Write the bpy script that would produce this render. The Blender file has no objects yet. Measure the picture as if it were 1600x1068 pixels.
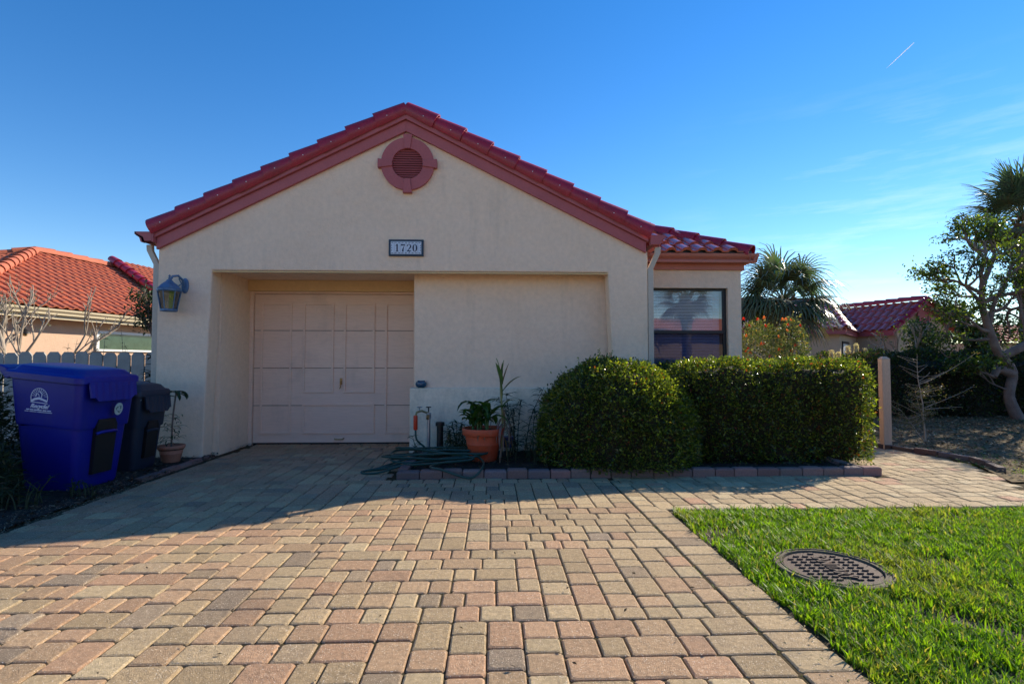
import bpy, math, random
import numpy as np
from mathutils import Vector, Matrix
random.seed(7); RNG = np.random.default_rng(11)
PI = math.pi
C = bpy.context.scene.collection
U = random.uniform

# ------------------------------------------------------------------ node helpers
def nd(nt, t, **kw):
    n = nt.nodes.new(t)
    for k, v in kw.items():
        if k.startswith('i_'):
            key = k[2:]
            key = int(key) if key.isdigit() else key.replace('_', ' ')
            n.inputs[key].default_value = v
        else: setattr(n, k, v)
    return n
def c4(c): return (c[0], c[1], c[2], 1)
def mixc(nt, fac, a, b, blend='MIX'):
    m = nd(nt, 'ShaderNodeMix', data_type='RGBA', blend_type=blend)
    for s, v in ((0, fac), (6, a), (7, b)):
        if isinstance(v, (int, float)): m.inputs[s].default_value = v
        elif isinstance(v, tuple): m.inputs[s].default_value = c4(v)
        else: nt.links.new(v, m.inputs[s])
    return m.outputs[2]
def noise(nt, co, scale, detail=4, rough=.55, stretch=None):
    if stretch:
        mp = nd(nt, 'ShaderNodeMapping'); mp.inputs['Scale'].default_value = stretch
        nt.links.new(co, mp.inputs[0]); co = mp.outputs[0]
    n = nd(nt, 'ShaderNodeTexNoise'); n.inputs['Scale'].default_value = scale
    n.inputs['Detail'].default_value = detail; n.inputs['Roughness'].default_value = rough
    nt.links.new(co, n.inputs['Vector']); return n.outputs['Fac']
def ramp(nt, v, a, b, lo=0., hi=1.):
    m = nd(nt, 'ShaderNodeMapRange'); m.inputs[1].default_value = a; m.inputs[2].default_value = b
    m.inputs[3].default_value = lo; m.inputs[4].default_value = hi
    nt.links.new(v, m.inputs[0]); return m.outputs[0]
MATS = {}
def mat(name, col, col2=None, rough=.7, scale=3., bump=0., bscale=60., spec=.4, metal=0., attr=False, transl=0., tcol=None,
        fine=.12, stretch=None, coat=0., speck=None, coarse=0., vary=.5, dirt=None):
    m = bpy.data.materials.new(name); m.use_nodes = True; nt = m.node_tree; nt.nodes.clear()
    out = nd(nt, 'ShaderNodeOutputMaterial'); bs = nd(nt, 'ShaderNodeBsdfPrincipled')
    co = nd(nt, 'ShaderNodeTexCoord').outputs['Object']
    if attr:
        base = nd(nt, 'ShaderNodeAttribute', attribute_name='Col').outputs['Color']
    else: base = tuple(col)
    if col2 is not None:
        f = ramp(nt, noise(nt, co, scale, 6, .6, stretch), .5 - vary / 2, .5 + vary / 2)
        base = mixc(nt, f, base, tuple(col2))
    if fine:
        g = ramp(nt, noise(nt, co, scale * 14, 5, .6, stretch), .25, .75, 1 - fine, 1 + fine)
        cmb = nd(nt, 'ShaderNodeCombineColor')
        for i in range(3): nt.links.new(g, cmb.inputs[i])
        base = mixc(nt, 1., base, cmb.outputs[0], 'MULTIPLY')
    if dirt:                                        # (scale, start, end, amount, colour, stretch)
        f = ramp(nt, noise(nt, co, dirt[0], 6, .65, dirt[5]), dirt[1], dirt[2], 0, dirt[3]); base = mixc(nt, f, base, tuple(dirt[4]))
    if speck:
        s = ramp(nt, noise(nt, co, speck[0], 1, .4), speck[1], speck[1] + .05)
        base = mixc(nt, s, base, tuple(speck[2]))
    if isinstance(base, tuple): bs.inputs['Base Color'].default_value = c4(base)
    else: nt.links.new(base, bs.inputs['Base Color'])
    bs.inputs['Roughness'].default_value = rough; bs.inputs['Metallic'].default_value = metal
    bs.inputs['Specular IOR Level'].default_value = spec; bs.inputs['Coat Weight'].default_value = coat
    if bump:
        bp = nd(nt, 'ShaderNodeBump'); bp.inputs['Strength'].default_value = bump; bp.inputs['Distance'].default_value = .01
        h = noise(nt, co, bscale, 5, .6, stretch)
        if coarse:
            h2 = noise(nt, co, bscale * .12, 3, .5)
            ad = nd(nt, 'ShaderNodeMath', operation='MULTIPLY_ADD'); ad.inputs[1].default_value = coarse
            nt.links.new(h2, ad.inputs[0]); nt.links.new(h, ad.inputs[2]); h = ad.outputs[0]
        nt.links.new(h, bp.inputs['Height']); nt.links.new(bp.outputs[0], bs.inputs['Normal'])
    sh = bs.outputs[0]
    if transl:
        tr = nd(nt, 'ShaderNodeBsdfTranslucent')
        tb = mixc(nt, 1., base, tuple(tcol or (1.6, 1.5, .6)), 'MULTIPLY')
        nt.links.new(tb, tr.inputs[0])
        mx = nd(nt, 'ShaderNodeMixShader'); mx.inputs[0].default_value = transl
        nt.links.new(sh, mx.inputs[1]); nt.links.new(tr.outputs[0], mx.inputs[2]); sh = mx.outputs[0]
    nt.links.new(sh, out.inputs[0]); MATS[name] = m; return m

STUCCO = mat('cream stucco', (.92, .68, .50), (.85, .62, .45), dirt=(1.6, .56, .80, .32, (.42, .33, .25), (3, 3, .35)), rough=.9, scale=1.3, bump=.9, bscale=45, fine=.07, spec=.2, coarse=2.)
STUCLOW = mat('mildewed stucco', (.90, .74, .56), (.74, .64, .48), dirt=(2.5, .5, .8, .5, (.25, .24, .15), (2, 2, .5)), rough=.9, scale=2.2, bump=.5, bscale=45, fine=.12, spec=.2, coarse=2., vary=.35)
DOORM = mat('painted plywood', (.90, .65, .50), (.84, .59, .45), dirt=(2.2, .56, .85, .5, (.40, .30, .24), (1, 1, .6)), rough=.6, scale=2., bump=.25, bscale=30, fine=.08, stretch=(.25, 1, 3), spec=.3)
BEAMM = mat('yellow cream paint', (.80, .55, .27), (.74, .50, .25), rough=.7, scale=2, bump=.2, fine=.06)
ROSE = mat('rose painted trim', (.47, .12, .125), (.40, .095, .10), rough=.55, scale=3, bump=.12, bscale=40, fine=.08)
ROSEL = mat('pale rose gutter paint', (.54, .19, .135), (.47, .155, .11), rough=.5, scale=3, bump=.05, fine=.06)
TILER = mat('deep red glazed tile', (.40, .012, .035), (.26, .012, .03), dirt=(5., .55, .8, .5, (.16, .05, .05), None), rough=.38, scale=4, bump=.25, bscale=50, fine=.2, spec=.5, speck=(160, .70, (.38, .2, .17)))
TILEW = mat('weathered red barrel tile', (.52, .10, .06), (.34, .055, .04), rough=.28, scale=3, bump=.25, bscale=40, fine=.25, spec=.8, coat=.6)
TILEO = mat('orange clay tile', (.54, .15, .075), (.38, .10, .055), dirt=(3., .52, .8, .5, (.22, .12, .08), None), rough=.7, scale=2.5, bump=.3, bscale=40, fine=.25, spec=.3)
WARMST = mat('peach stucco', (.60, .41, .29), (.54, .36, .25), rough=.9, scale=2, bump=.5, bscale=40, fine=.07, coarse=1.5)
TANST = mat('tan stucco', (.60, .44, .30), (.53, .38, .26), rough=.9, scale=1.5, bump=.4, bscale=40, fine=.06)
CREAMG = mat('cream gutter paint', (.58, .48, .32), rough=.5, scale=2, fine=.08)
DOWNSP = mat('cream downspout paint', (.56, .47, .38), (.5, .42, .34), rough=.5, scale=3, fine=.08)
DARKM = mat('dark bronze frame', (.025, .027, .03), rough=.4, scale=4, fine=.1)
WHITE = mat('white paint', (.72, .72, .70), rough=.5, scale=4, fine=.06)
BLIND = mat('white blind slat', (.80, .80, .80), rough=.4, scale=4, fine=.05)
BLINDD = mat('grey screened blind', (.16, .17, .20), rough=.5, scale=4, fine=.05)
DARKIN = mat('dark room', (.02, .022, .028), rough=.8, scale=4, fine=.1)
FENCEM = mat('weathered fence paint', (.42, .39, .35), (.30, .28, .26), rough=.8, scale=5, bump=.3, bscale=40, fine=.12)
FADEP = mat('faded cedar post', (.70, .45, .30), (.52, .37, .27), rough=.75, scale=4, bump=.4, bscale=50, fine=.15, stretch=(3, 3, .5))
BLUEP = mat('blue plastic', (.004, .010, .27), (.003, .007, .20), dirt=(6., .55, .85, .35, (.05, .05, .12), (1, 1, .4)), rough=.42, scale=3, bump=.15, bscale=120, fine=.06, spec=.45)
GREYP = mat('slate plastic', (.020, .032, .060), (.015, .024, .045), rough=.5, scale=3, bump=.2, bscale=100, fine=.1, spec=.4)
BLACKP = mat('black plastic', (.012, .012, .014), rough=.5, scale=4, fine=.1)
PRINT = mat('white print', (.62, .66, .80), rough=.6, scale=9, fine=.15)
TERRA = mat('terracotta', (.56, .10, .04), (.44, .075, .03), dirt=(7., .5, .75, .5, (.40, .24, .17), (1, 1, .6)), rough=.6, scale=4, bump=.15, bscale=60, fine=.12)
TERRAP = mat('pale terracotta', (.46, .20, .13), (.36, .17, .12), rough=.8, scale=5, bump=.2, bscale=60, fine=.12)
SOILM = mat('potting soil', (.03, .02, .014), rough=.95, scale=8, bump=.9, bscale=40, fine=.4)
GLAZEB = mat('blue glaze', (.02, .09, .17), (.015, .05, .1), rough=.25, scale=6, fine=.15, spec=.6)
VERDI = mat('blue verdigris metal', (.045, .11, .24), (.16, .25, .36), rough=.5, scale=12, bump=.3, bscale=80, fine=.25, metal=.2)
BRASSM = mat('dull brass', (.35, .24, .10), rough=.35, scale=6, fine=.15, metal=.8)
STEELM = mat('galvanised steel', (.35, .37, .40), rough=.4, scale=8, fine=.2, metal=.7)
ORANGEP = mat('orange red plastic', (.62, .045, .015), rough=.4, scale=6, fine=.08)
HOSEM = mat('green garden hose', (.018, .055, .040), rough=.4, scale=5, fine=.12, spec=.5)
IRON = mat('rusted cast iron', (.13, .085, .065), (.085, .06, .05), rough=.75, scale=6, bump=.5, bscale=90, fine=.25, spec=.25)
IRONR = mat('iron ring with lichen', (.17, .14, .10), (.11, .09, .065), rough=.7, scale=7, bump=.6, bscale=70, fine=.25, spec=.1)
PAVER = mat('tumbled paver', (.4, .3, .2), rough=.85, scale=3.5, bump=.8, bscale=240, attr=True, fine=.26, spec=.25, speck=(200, .655, (.74, .62, .48)), coarse=1., dirt=(1.4, .52, .78, .55, (.16, .12, .09), None))
KERBM = mat('kerb paver', (.4, .3, .2), rough=.85, scale=5, bump=.9, bscale=100, attr=True, fine=.2, spec=.25)
LEAF = mat('glossy leaf', (.05, .1, .02), rough=.28, attr=True, scale=6, fine=.15, transl=.42, spec=.5, tcol=(2.3, 2.2, .6))
PALML = mat('palm leaf', (.05, .1, .02), rough=.38, attr=True, scale=6, fine=.15, transl=.22, spec=.5, tcol=(1.4, 1.5, .8))
LEAFD = mat('dull leaf', (.05, .1, .02), rough=.55, attr=True, scale=6, fine=.15, transl=.3, spec=.35, tcol=(1.6, 1.5, .6))
GRASSM = mat('grass blade', (.05, .1, .02), rough=.5, attr=True, scale=9, fine=.12, transl=.45, spec=.35, tcol=(1.8, 1.9, .45))
PETAL = mat('flower petal', (.7, .03, .02), rough=.5, attr=True, scale=9, fine=.1, transl=.35, tcol=(1.3, 1, 1))
BARK = mat('grey brown bark', (.13, .085, .07), (.26, .20, .17), rough=.9, scale=7, bump=.9, bscale=35, fine=.25)
BARKP = mat('pale smooth bark', (.42, .35, .27), (.28, .22, .17), rough=.8, scale=9, bump=.4, bscale=50, fine=.2)
PALMB = mat('palm boot fibre', (.10, .065, .04), (.20, .14, .09), rough=.95, scale=9, bump=1., bscale=40, fine=.35)
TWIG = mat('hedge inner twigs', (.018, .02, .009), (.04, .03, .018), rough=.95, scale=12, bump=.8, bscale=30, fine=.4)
GROUNDM = mat('sandy soil', (.085, .062, .042), (.16, .125, .085), rough=.95, scale=1.2, bump=1., bscale=30, fine=.35, coarse=1.)
JOINTM = mat('sandy joint fill', (.10, .072, .045), (.045, .04, .02), rough=1., scale=5, bump=1., bscale=60, fine=.4, spec=.05)
LITM = mat('dry leaf', (.2, .12, .06), rough=.9, attr=True, scale=9, fine=.2, spec=.08)
MULCHM = mat('dark mulch', (.014, .010, .008), (.035, .025, .018), rough=.95, scale=7, bump=1., bscale=45, fine=.45)
LITTERM = mat('leafy bed soil', (.08, .055, .035), (.22, .165, .09), spec=.1, rough=.98, scale=3.2, bump=1., bscale=40, fine=.5, coarse=1.)
THATCH = mat('lawn soil', (.03, .022, .014), (.075, .055, .03), rough=.95, scale=6, bump=1., bscale=40, fine=.4)
FARMAT = mat('far street asphalt', (.12, .12, .12), (.09, .09, .09), rough=.9, scale=.8, fine=.2)
TILEBL = mat('white glazed number tile', (.62, .66, .74), rough=.3, scale=9, fine=.08)
NAVY = mat('navy glaze', (.012, .02, .06), (.02, .05, .06), rough=.35, scale=20, fine=.3)
CONTM = mat('ice trail', (.95, .95, .97), rough=1, scale=.01, fine=.0, transl=.85, tcol=(1, 1, 1))

def glass_mat(name, tint=(.5, .55, .6), refl=.5, body=.35):
    m = bpy.data.materials.new(name); m.use_nodes = True; nt = m.node_tree; nt.nodes.clear()
    out = nd(nt, 'ShaderNodeOutputMaterial'); g = nd(nt, 'ShaderNodeBsdfGlossy'); g.inputs['Roughness'].default_value = .015
    g.inputs[0].default_value = (.85, .9, .95, 1)
    t = nd(nt, 'ShaderNodeBsdfTransparent'); t.inputs[0].default_value = c4(tint)
    mx = nd(nt, 'ShaderNodeMixShader'); fr = nd(nt, 'ShaderNodeFresnel'); fr.inputs[0].default_value = 1.5
    co = nd(nt, 'ShaderNodeTexCoord').outputs['Object']
    bp = nd(nt, 'ShaderNodeBump'); bp.inputs['Strength'].default_value = .04; bp.inputs['Distance'].default_value = .01
    nt.links.new(noise(nt, co, 3, 2), bp.inputs['Height']); nt.links.new(bp.outputs[0], g.inputs['Normal'])
    r = ramp(nt, fr.outputs[0], 0, 1, refl, 1.); nt.links.new(r, mx.inputs[0])
    nt.links.new(t.outputs[0], mx.inputs[1]); nt.links.new(g.outputs[0], mx.inputs[2]); nt.links.new(mx.outputs[0], out.inputs[0])
    return m
GLASS = glass_mat('coated window glass', (.92, .93, .95), .14)
GLASSD = glass_mat('screened window glass', (.38, .44, .66), .02)
GLASSF = glass_mat('dark green window glass', (.05, .1, .09), .10)
LAMPG = glass_mat('rippled lantern glass', (.6, .55, .42), .15)

# ------------------------------------------------------------------ mesh builder
class MB:
    def __init__(s): s.v = []; s.f = []; s.c = []; s.cur = None
    def add(s, vs, fs, M=None):
        b = len(s.v)
        s.v += [tuple(M @ Vector(v)) for v in vs] if M is not None else [tuple(v) for v in vs]
        s.f += [tuple(i + b for i in f) for f in fs]
        s.c += [s.cur or (1, 1, 1)] * len(vs); return s
    def box(s, a, b, M=None):
        x0, y0, z0 = a; x1, y1, z1 = b
        return s.add([(x0,y0,z0),(x1,y0,z0),(x1,y1,z0),(x0,y1,z0),(x0,y0,z1),(x1,y0,z1),(x1,y1,z1),(x0,y1,z1)],
                     [(0,3,2,1),(4,5,6,7),(0,1,5,4),(1,2,6,5),(2,3,7,6),(3,0,4,7)], M)
    def prism(s, pts, d, M=None):               # 3-D outline extruded along vector d
        n = len(pts); d = Vector(d); v = [Vector(p) for p in pts]; v += [p + d for p in v]
        return s.add(v, [tuple(range(n))[::-1], tuple(range(n, 2*n))] + [(i, (i+1) % n, (i+1) % n + n, i + n) for i in range(n)], M)
    def xz(s, pts, y0, y1): return s.prism([(x, y0, z) for x, z in pts], (0, y1 - y0, 0))
    def loft(s, rings, closed=True, caps=True, M=None):
        n = len(rings[0]); vs = [p for r in rings for p in r]; fs = []
        for k in range(len(rings) - 1):
            for i in range(n if closed else n - 1):
                j = (i + 1) % n; fs.append((k*n+i, k*n+j, (k+1)*n+j, (k+1)*n+i))
        if caps: fs += [tuple(range(n))[::-1], tuple(range((len(rings)-1)*n, len(rings)*n))]
        return s.add(vs, fs, M)
    def lathe(s, prof, c=(0,0,0), n=28, M=None, caps=True):
        return s.loft([[(c[0]+r*math.cos(2*PI*i/n), c[1]+r*math.sin(2*PI*i/n), c[2]+z) for i in range(n)] for r, z in prof], caps=caps, M=M)
    def tube(s, pts, r, n=8, caps=True):
        P = [Vector(p) for p in pts]; R = r if hasattr(r, '__len__') else [r]*len(P); rings = []; up = None
        for i, p in enumerate(P):
            t = (P[min(i+1, len(P)-1)] - P[max(i-1, 0)]);  t = t.normalized() if t.length > 1e-9 else Vector((0,0,1))
            if up is None: up = Vector((0,0,1)) if abs(t.z) < .9 else Vector((1,0,0))
            a = t.cross(up)
            if a.length < 1e-6: a = t.orthogonal()
            a.normalize(); b = a.cross(t); up = b
            rings.append([p + (a*math.cos(2*PI*k/n) + b*math.sin(2*PI*k/n))*R[i] for k in range(n)])
        return s.loft(rings, caps=caps)
    def ribbon(s, pts, w, M, t=.002):            # flat stroke in the local XY plane, raised t
        P = [Vector((p[0], p[1], 0)) for p in pts]; Wd = w if hasattr(w, '__len__') else [w]*len(P); rings = []
        for i, p in enumerate(P):
            d = (P[min(i+1, len(P)-1)] - P[max(i-1, 0)]).normalized(); nn = Vector((-d.y, d.x, 0))*Wd[i]/2
            rings.append([p+nn, p-nn, p-nn+Vector((0,0,t)), p+nn+Vector((0,0,t))])
        return s.loft(rings, M=M)
    def build(s, name, m, parent=None, smooth=False, bevel=0, seg=2):
        me = bpy.data.meshes.new(name); me.from_pydata(s.v, [], s.f); me.validate(); me.update()
        if s.cur is not None and len(me.vertices) == len(s.c):
            a = me.attributes.new('Col', 'FLOAT_COLOR', 'POINT')
            a.data.foreach_set('color', np.c_[np.array(s.c, float), np.ones(len(s.c))].astype(np.float32).ravel())
        me.materials.append(m)
        o = bpy.data.objects.new(name, me); C.objects.link(o)
        if parent: o.parent = parent; o.matrix_parent_inverse = Matrix.Translation(-parent.location)
        import bmesh
        bm = bmesh.new(); bm.from_mesh(me); bmesh.ops.recalc_face_normals(bm, faces=bm.faces); bm.to_mesh(me); bm.free()
        if smooth:
            me.polygons.foreach_set('use_smooth', [True]*len(me.polygons))
            me.set_sharp_from_angle(angle=math.radians(40))
        if bevel:
            b = o.modifiers.new('bevel', 'BEVEL'); b.width = bevel; b.segments = seg; b.limit_method = 'ANGLE'; b.angle_limit = math.radians(35)
        return o
def npmesh(name, V, F, m, parent=None, col=None, smooth=False):
    me = bpy.data.meshes.new(name); me.from_pydata(V, [], F); me.update()
    if col is not None:
        a = me.attributes.new('Col', 'FLOAT_COLOR', 'POINT')
        a.data.foreach_set('color', np.c_[col, np.ones(len(col))].astype(np.float32).ravel())
    me.materials.append(m); o = bpy.data.objects.new(name, me); C.objects.link(o)
    if parent: o.parent = parent; o.matrix_parent_inverse = Matrix.Translation(-parent.location)
    if smooth: me.polygons.foreach_set('use_smooth', [True]*len(me.polygons))
    return o
def tag(o, label, cat, group=None, kind=None):
    if label: o['label'] = label
    if cat: o['category'] = cat
    if group: o['group'] = group
    if kind: o['kind'] = kind
    return o
def thing(name, label, cat, loc, group=None):
    o = bpy.data.objects.new(name, None); o.empty_display_size = .2; C.objects.link(o); o.location = loc
    return tag(o, label, cat, group)
def struct(o): o['kind'] = 'structure'; return o
def text(name, body, size, M, m, parent, shear=0., ext=.001, bold=0., align='CENTER', sx=1.):
    cu = bpy.data.curves.new(name, 'FONT'); cu.body = body; cu.size = size; cu.shear = shear; cu.extrude = ext; cu.offset = bold
    cu.align_x = align; cu.align_y = 'CENTER'; cu.materials.append(m); cu.resolution_u = 3
    t = bpy.data.objects.new(name, cu); C.objects.link(t)
    dg = bpy.context.evaluated_depsgraph_get(); me = bpy.data.meshes.new_from_object(t.evaluated_get(dg))
    bpy.data.objects.remove(t); me.transform(M @ Matrix.Diagonal((sx, 1, 1, 1)))
    o = bpy.data.objects.new(name, me); C.objects.link(o); o.parent = parent; o.matrix_parent_inverse = Matrix.Translation(-parent.location)
    if not me.materials: me.materials.append(m)
    return o
def frame(o, x, y):                               # matrix whose local x, y axes are the given world vectors
    x = Vector(x).normalized(); z = x.cross(Vector(y)).normalized(); y = z.cross(x)
    M = Matrix((x, y, z)).transposed().to_4x4(); M.translation = Vector(o); return M

# ------------------------------------------------------------------ leaves
def unit(a): return a/np.maximum(np.linalg.norm(a, axis=1, keepdims=True), 1e-9)
def rand_dirs(n): return unit(RNG.normal(size=(n, 3)))
def leaves(P, D, N, L, Wd, col, droop=0.):
    """pointed leaves folded along the midrib: P base, D axis, N rough normal"""
    n = len(P); D = unit(D); S = unit(np.cross(D, N)); Nn = np.cross(S, D)
    L = np.broadcast_to(L, n)[:, None]; Wd = np.broadcast_to(Wd, n)[:, None]
    mid = P + D*L*.5; tip = P + D*L - np.array([0, 0, 1])*L*droop
    a = mid + S*Wd*.5 + Nn*Wd*.12; b = mid - S*Wd*.5 + Nn*Wd*.12
    V = np.stack([P, a, tip, b], 1).reshape(-1, 3)
    i = np.arange(n)[:, None]*4
    F = np.concatenate([i + np.array([[0, 1, 2]]), i + np.array([[0, 2, 3]])])
    return V, F, np.repeat(col, 4, 0)
def cmix(n, cols, w, jit=.25):
    cols = np.array(cols); k = RNG.choice(len(cols), n, p=np.array(w)/sum(w))
    return np.clip(cols[k]*(1 + RNG.uniform(-jit, jit, (n, 1))), 0, 1)

# ------------------------------------------------------------------ world, sun, camera
sc = bpy.context.scene
SUN_AZ = math.radians(55.5); SUN_EL = math.radians(30.4)
w = bpy.data.worlds.new('World'); sc.world = w; w.use_nodes = True; nt = w.node_tree; nt.nodes.clear()
out = nd(nt, 'ShaderNodeOutputWorld'); bg = nd(nt, 'ShaderNodeBackground'); bg.inputs[1].default_value = .121
sky = nd(nt, 'ShaderNodeTexSky', sky_type='NISHITA'); sky.sun_disc = False; sky.sun_elevation = SUN_EL; sky.sun_rotation = SUN_AZ
sky.air_density = 1.0; sky.dust_density = 0.; sky.ozone_density = 2.0; sky.altitude = 0
hs = nd(nt, 'ShaderNodeHueSaturation'); hs.inputs['Saturation'].default_value = 1.38; hs.inputs['Hue'].default_value = .507
nt.links.new(sky.outputs[0], hs.inputs['Color'])
tc = nd(nt, 'ShaderNodeTexCoord').outputs['Generated']
sep = nd(nt, 'ShaderNodeSeparateXYZ'); nt.links.new(tc, sep.inputs[0])
def mth(op, a, b=None, c=None):
    m = nd(nt, 'ShaderNodeMath', operation=op)
    for i, v in enumerate((a, b, c)):
        if v is None: continue
        if isinstance(v, (int, float)): m.inputs[i].default_value = v
        else: nt.links.new(v, m.inputs[i])
    return m.outputs[0]
az = mth('ARCTAN2', sep.outputs[0], sep.outputs[1])
comb = nd(nt, 'ShaderNodeCombineXYZ'); nt.links.new(az, comb.inputs[0]); nt.links.new(mth('MULTIPLY', sep.outputs[2], 7.), comb.inputs[1])
cn = noise(nt, comb.outputs[0], 3.2, 8, .62)
cm = mth('MULTIPLY', ramp(nt, cn, .50, .82), ramp(nt, az, .30, .60))
cm = mth('MULTIPLY', cm, ramp(nt, sep.outputs[2], .42, .10))
cm = mth('MULTIPLY', cm, .6)
skyc = mixc(nt, cm, hs.outputs[0], (7.2, 7.6, 8.2))
nt.links.new(skyc, bg.inputs[0]); nt.links.new(bg.outputs[0], out.inputs[0])
sl = bpy.data.lights.new('sun', 'SUN'); sl.energy = 5.0; sl.angle = math.radians(.53); sl.color = (1, .90, .72)
so = bpy.data.objects.new('sun', sl); C.objects.link(so)
sd = Vector((math.sin(SUN_AZ)*math.cos(SUN_EL), math.cos(SUN_AZ)*math.cos(SUN_EL), math.sin(SUN_EL)))
so.rotation_euler = sd.to_track_quat('Z', 'Y').to_euler(); so.location = sd*30
cam = bpy.data.cameras.new('camera'); cam.sensor_width = 36; cam.lens = 36*840/1600; cam.clip_end = 20000; cam.clip_start = .05
co_ = bpy.data.objects.new('camera', cam); C.objects.link(co_); co_.location = (0, 0, 1.15)
co_.rotation_euler = (PI/2 + math.atan(31/840), 0, -math.atan(30/840)); sc.camera = co_
sc.view_settings.view_transform = 'Standard'; sc.view_settings.look = 'None'; sc.view_settings.exposure = .68; sc.view_settings.gamma = 1
sc.cycles.max_bounces = 6; sc.cycles.transparent_max_bounces = 12; sc.cycles.use_denoising = True

# ------------------------------------------------------------------ ground sheets
def sheet(name, pts, z, m):
    mb = MB(); mb.add([(x, y, z) for x, y in pts], [tuple(range(len(pts)))]); return struct(mb.build(name, m))
sheet('ground', [(-350, -350), (350, -350), (350, 600), (-350, 600)], -.04, GROUNDM)
sheet('lawn_soil', [(1.37, -6), (12, -6), (12, 4.16), (1.37, 4.2)], -.016, THATCH)
sheet('side_bed_soil', [(5.31, 7.0), (5.42, 5.9), (4.95, 5.0), (12, 4.85), (24, 5), (24, 17), (3.9, 17), (5.0, 7.2)], .006, LITTERM)
sheet('left_bed_soil', [(-14, 3.0), (-3.33, 3.0), (-3.40, 6.62), (-4.1, 6.62), (-4.1, 14), (-14, 14)], .012, MULCHM)
sheet('driveway_sand_bed', [(-3.32, -6), (1.36, -6), (1.36, 4.2), (5.6, 4.1), (12, 4.0), (12, 4.9), (4.95, 5.0), (5.4, 5.9), (5.3, 8.6), (3.9, 8.6), (3.9, 5.4), (-.9, 5.4), (-.9, 7.7), (-3.42, 7.7)], -.009, JOINTM)

# ------------------------------------------------------------------ pavers
def smoothnoise(x, y): return (math.sin(x*1.3+y*.7)+math.sin(y*1.9-x*.6+2)+math.sin((x+y)*2.7+1))/3
TAN, TAN2, ROSEP, GREYB, PALE = (.48, .345, .195), (.43, .305, .17), (.47, .265, .16), (.25, .19, .145), (.53, .40, .235)
def paver_col(x, y):
    t = U(0, 1); rosy = .50 - .13*(x + 1) + .12*smoothnoise(x*.8, y*.8)
    c = ROSEP if t < rosy else (GREYB if t > .945 - (.05 if x < 0 else 0) else random.choice((TAN, TAN, TAN2, PALE)))
    k = U(.80, 1.08); g = U(.2, .75); m_ = (.45, .315, .18); return tuple((v*(1-g)+q*g)*k for v, q in zip(c, m_))
def paver(mb, x0, x1, y0, y1, z=0., bv=.0055, base=-.04, rot=0.):
    g = .0018 + U(0, .0014); x0 += g; x1 -= g; y0 += g; y1 -= g
    if x1-x0 < .03 or y1-y0 < .03: return
    cx, cy = (x0+x1)/2, (y0+y1)/2; hx, hy = (x1-x0)/2, (y1-y0)/2; zz = z + U(-.0025, .0025); tx, ty = U(-.009, .009), U(-.009, .009)
    ca, sa = math.cos(rot+U(-.006, .006)), math.sin(rot+U(-.006, .006))
    def ring(ins, dz, ch):
        a, b = hx-ins, hy-ins; r = []
        for sx, sy, o in ((1,1,0),(-1,1,1),(-1,-1,0),(1,-1,1)):
            p, q = (sx*a, sy*(b-ch)), (sx*(a-ch), sy*b)
            r += [p, q] if o == 0 else [q, p]
        return [(cx+px*ca-py*sa, cy+px*sa+py*ca, zz+dz+px*tx+py*ty) for px, py in r]
    j = U(.8, 1.3)
    mb.cur = paver_col(cx, cy)
    mb.loft([ring(0, base, .006), ring(0, -.011*j, .007), ring(bv*.35*j, -.004*j, .010), ring(bv*1.5*j, 0, .015)], caps=True)
def fill_rows(L):                                  # lengths in 4.5 in, 6 in, 9 in summing to L (4.5 in units of 1.5 in)
    n = round(L/.0381); out = []
    while n > 0:
        o = [k for k in (3, 3, 4, 4, 6, 6) if n-k == 0 or n-k >= 3]
        if not o: out.append(n); break
        k = random.choice(o); out.append(k); n -= k
    random.shuffle(out); return [k*.0381 for k in out]
ROW = .1524
def inpoly(x, y, P):
    c = False
    for i in range(len(P)):
        (x1, y1), (x2, y2) = P[i], P[i-1]
        if (y1 > y) != (y2 > y) and x < (x2-x1)*(y-y1)/(y2-y1)+x1: c = not c
    return c
def pave(mb, X0, X1, Y0, Y1, ok, ph=0.):
    y = Y0; band = 0
    while y < Y1 - .01:
        H = 6*ROW if (Y1-y) > 6*ROW else max(ROW, round((Y1-y)/ROW)*ROW)
        x = X0 - random.choice((0, .15, .3, .45)); vert = (band % 2 == 0)
        while x < X1:
            if vert:
                for k in range(5):
                    yy = y
                    for L in fill_rows(H):
                        a, b = x+k*ROW, x+(k+1)*ROW
                        if b > X1-.07: b = X1+.2
                        if a > X1-.07 or b < X0+.07: yy += L; continue
                        if ok((a+min(b, X1))/2, yy+L/2): paver(mb, max(a, X0), min(b, X1), yy, yy+L)
                        yy += L
                x += 5*ROW
            else:
                Wd = random.choice((24, 27, 30, 30, 33))*.0381
                for k in range(int(round(H/ROW))):
                    xx = x
                    for L in fill_rows(Wd):
                        if ok(min(xx+L/2, X1-.01), y+(k+.5)*ROW) and xx < X1-.07 and xx+L > X0+.07: paver(mb, max(xx, X0), X1 if xx+L > X1-.07 else xx+L, y+k*ROW, y+(k+1)*ROW)
                        xx += L
                x += Wd
            vert = not vert
        y += H; band += 1
mb = MB(); mb.cur = (1, 1, 1)
BED = [(-.98, 5.40), (3.86, 5.40), (3.86, 9), (-.98, 9)]
pave(mb, -3.30, 1.135, -1.5+.28, 7.66, lambda x, y: not inpoly(x, y, BED) and not (y > 6.6 and (x < -3.36 or x > -.95)) and x > -3.42)
y = -1.5
while y < 4.2:                                     # soldier course beside the lawn
    paver(mb, 1.145, 1.365, y, y+ROW); y += ROW
struct(mb.build('driveway', PAVER))
mb = MB(); mb.cur = (1, 1, 1)
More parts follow.
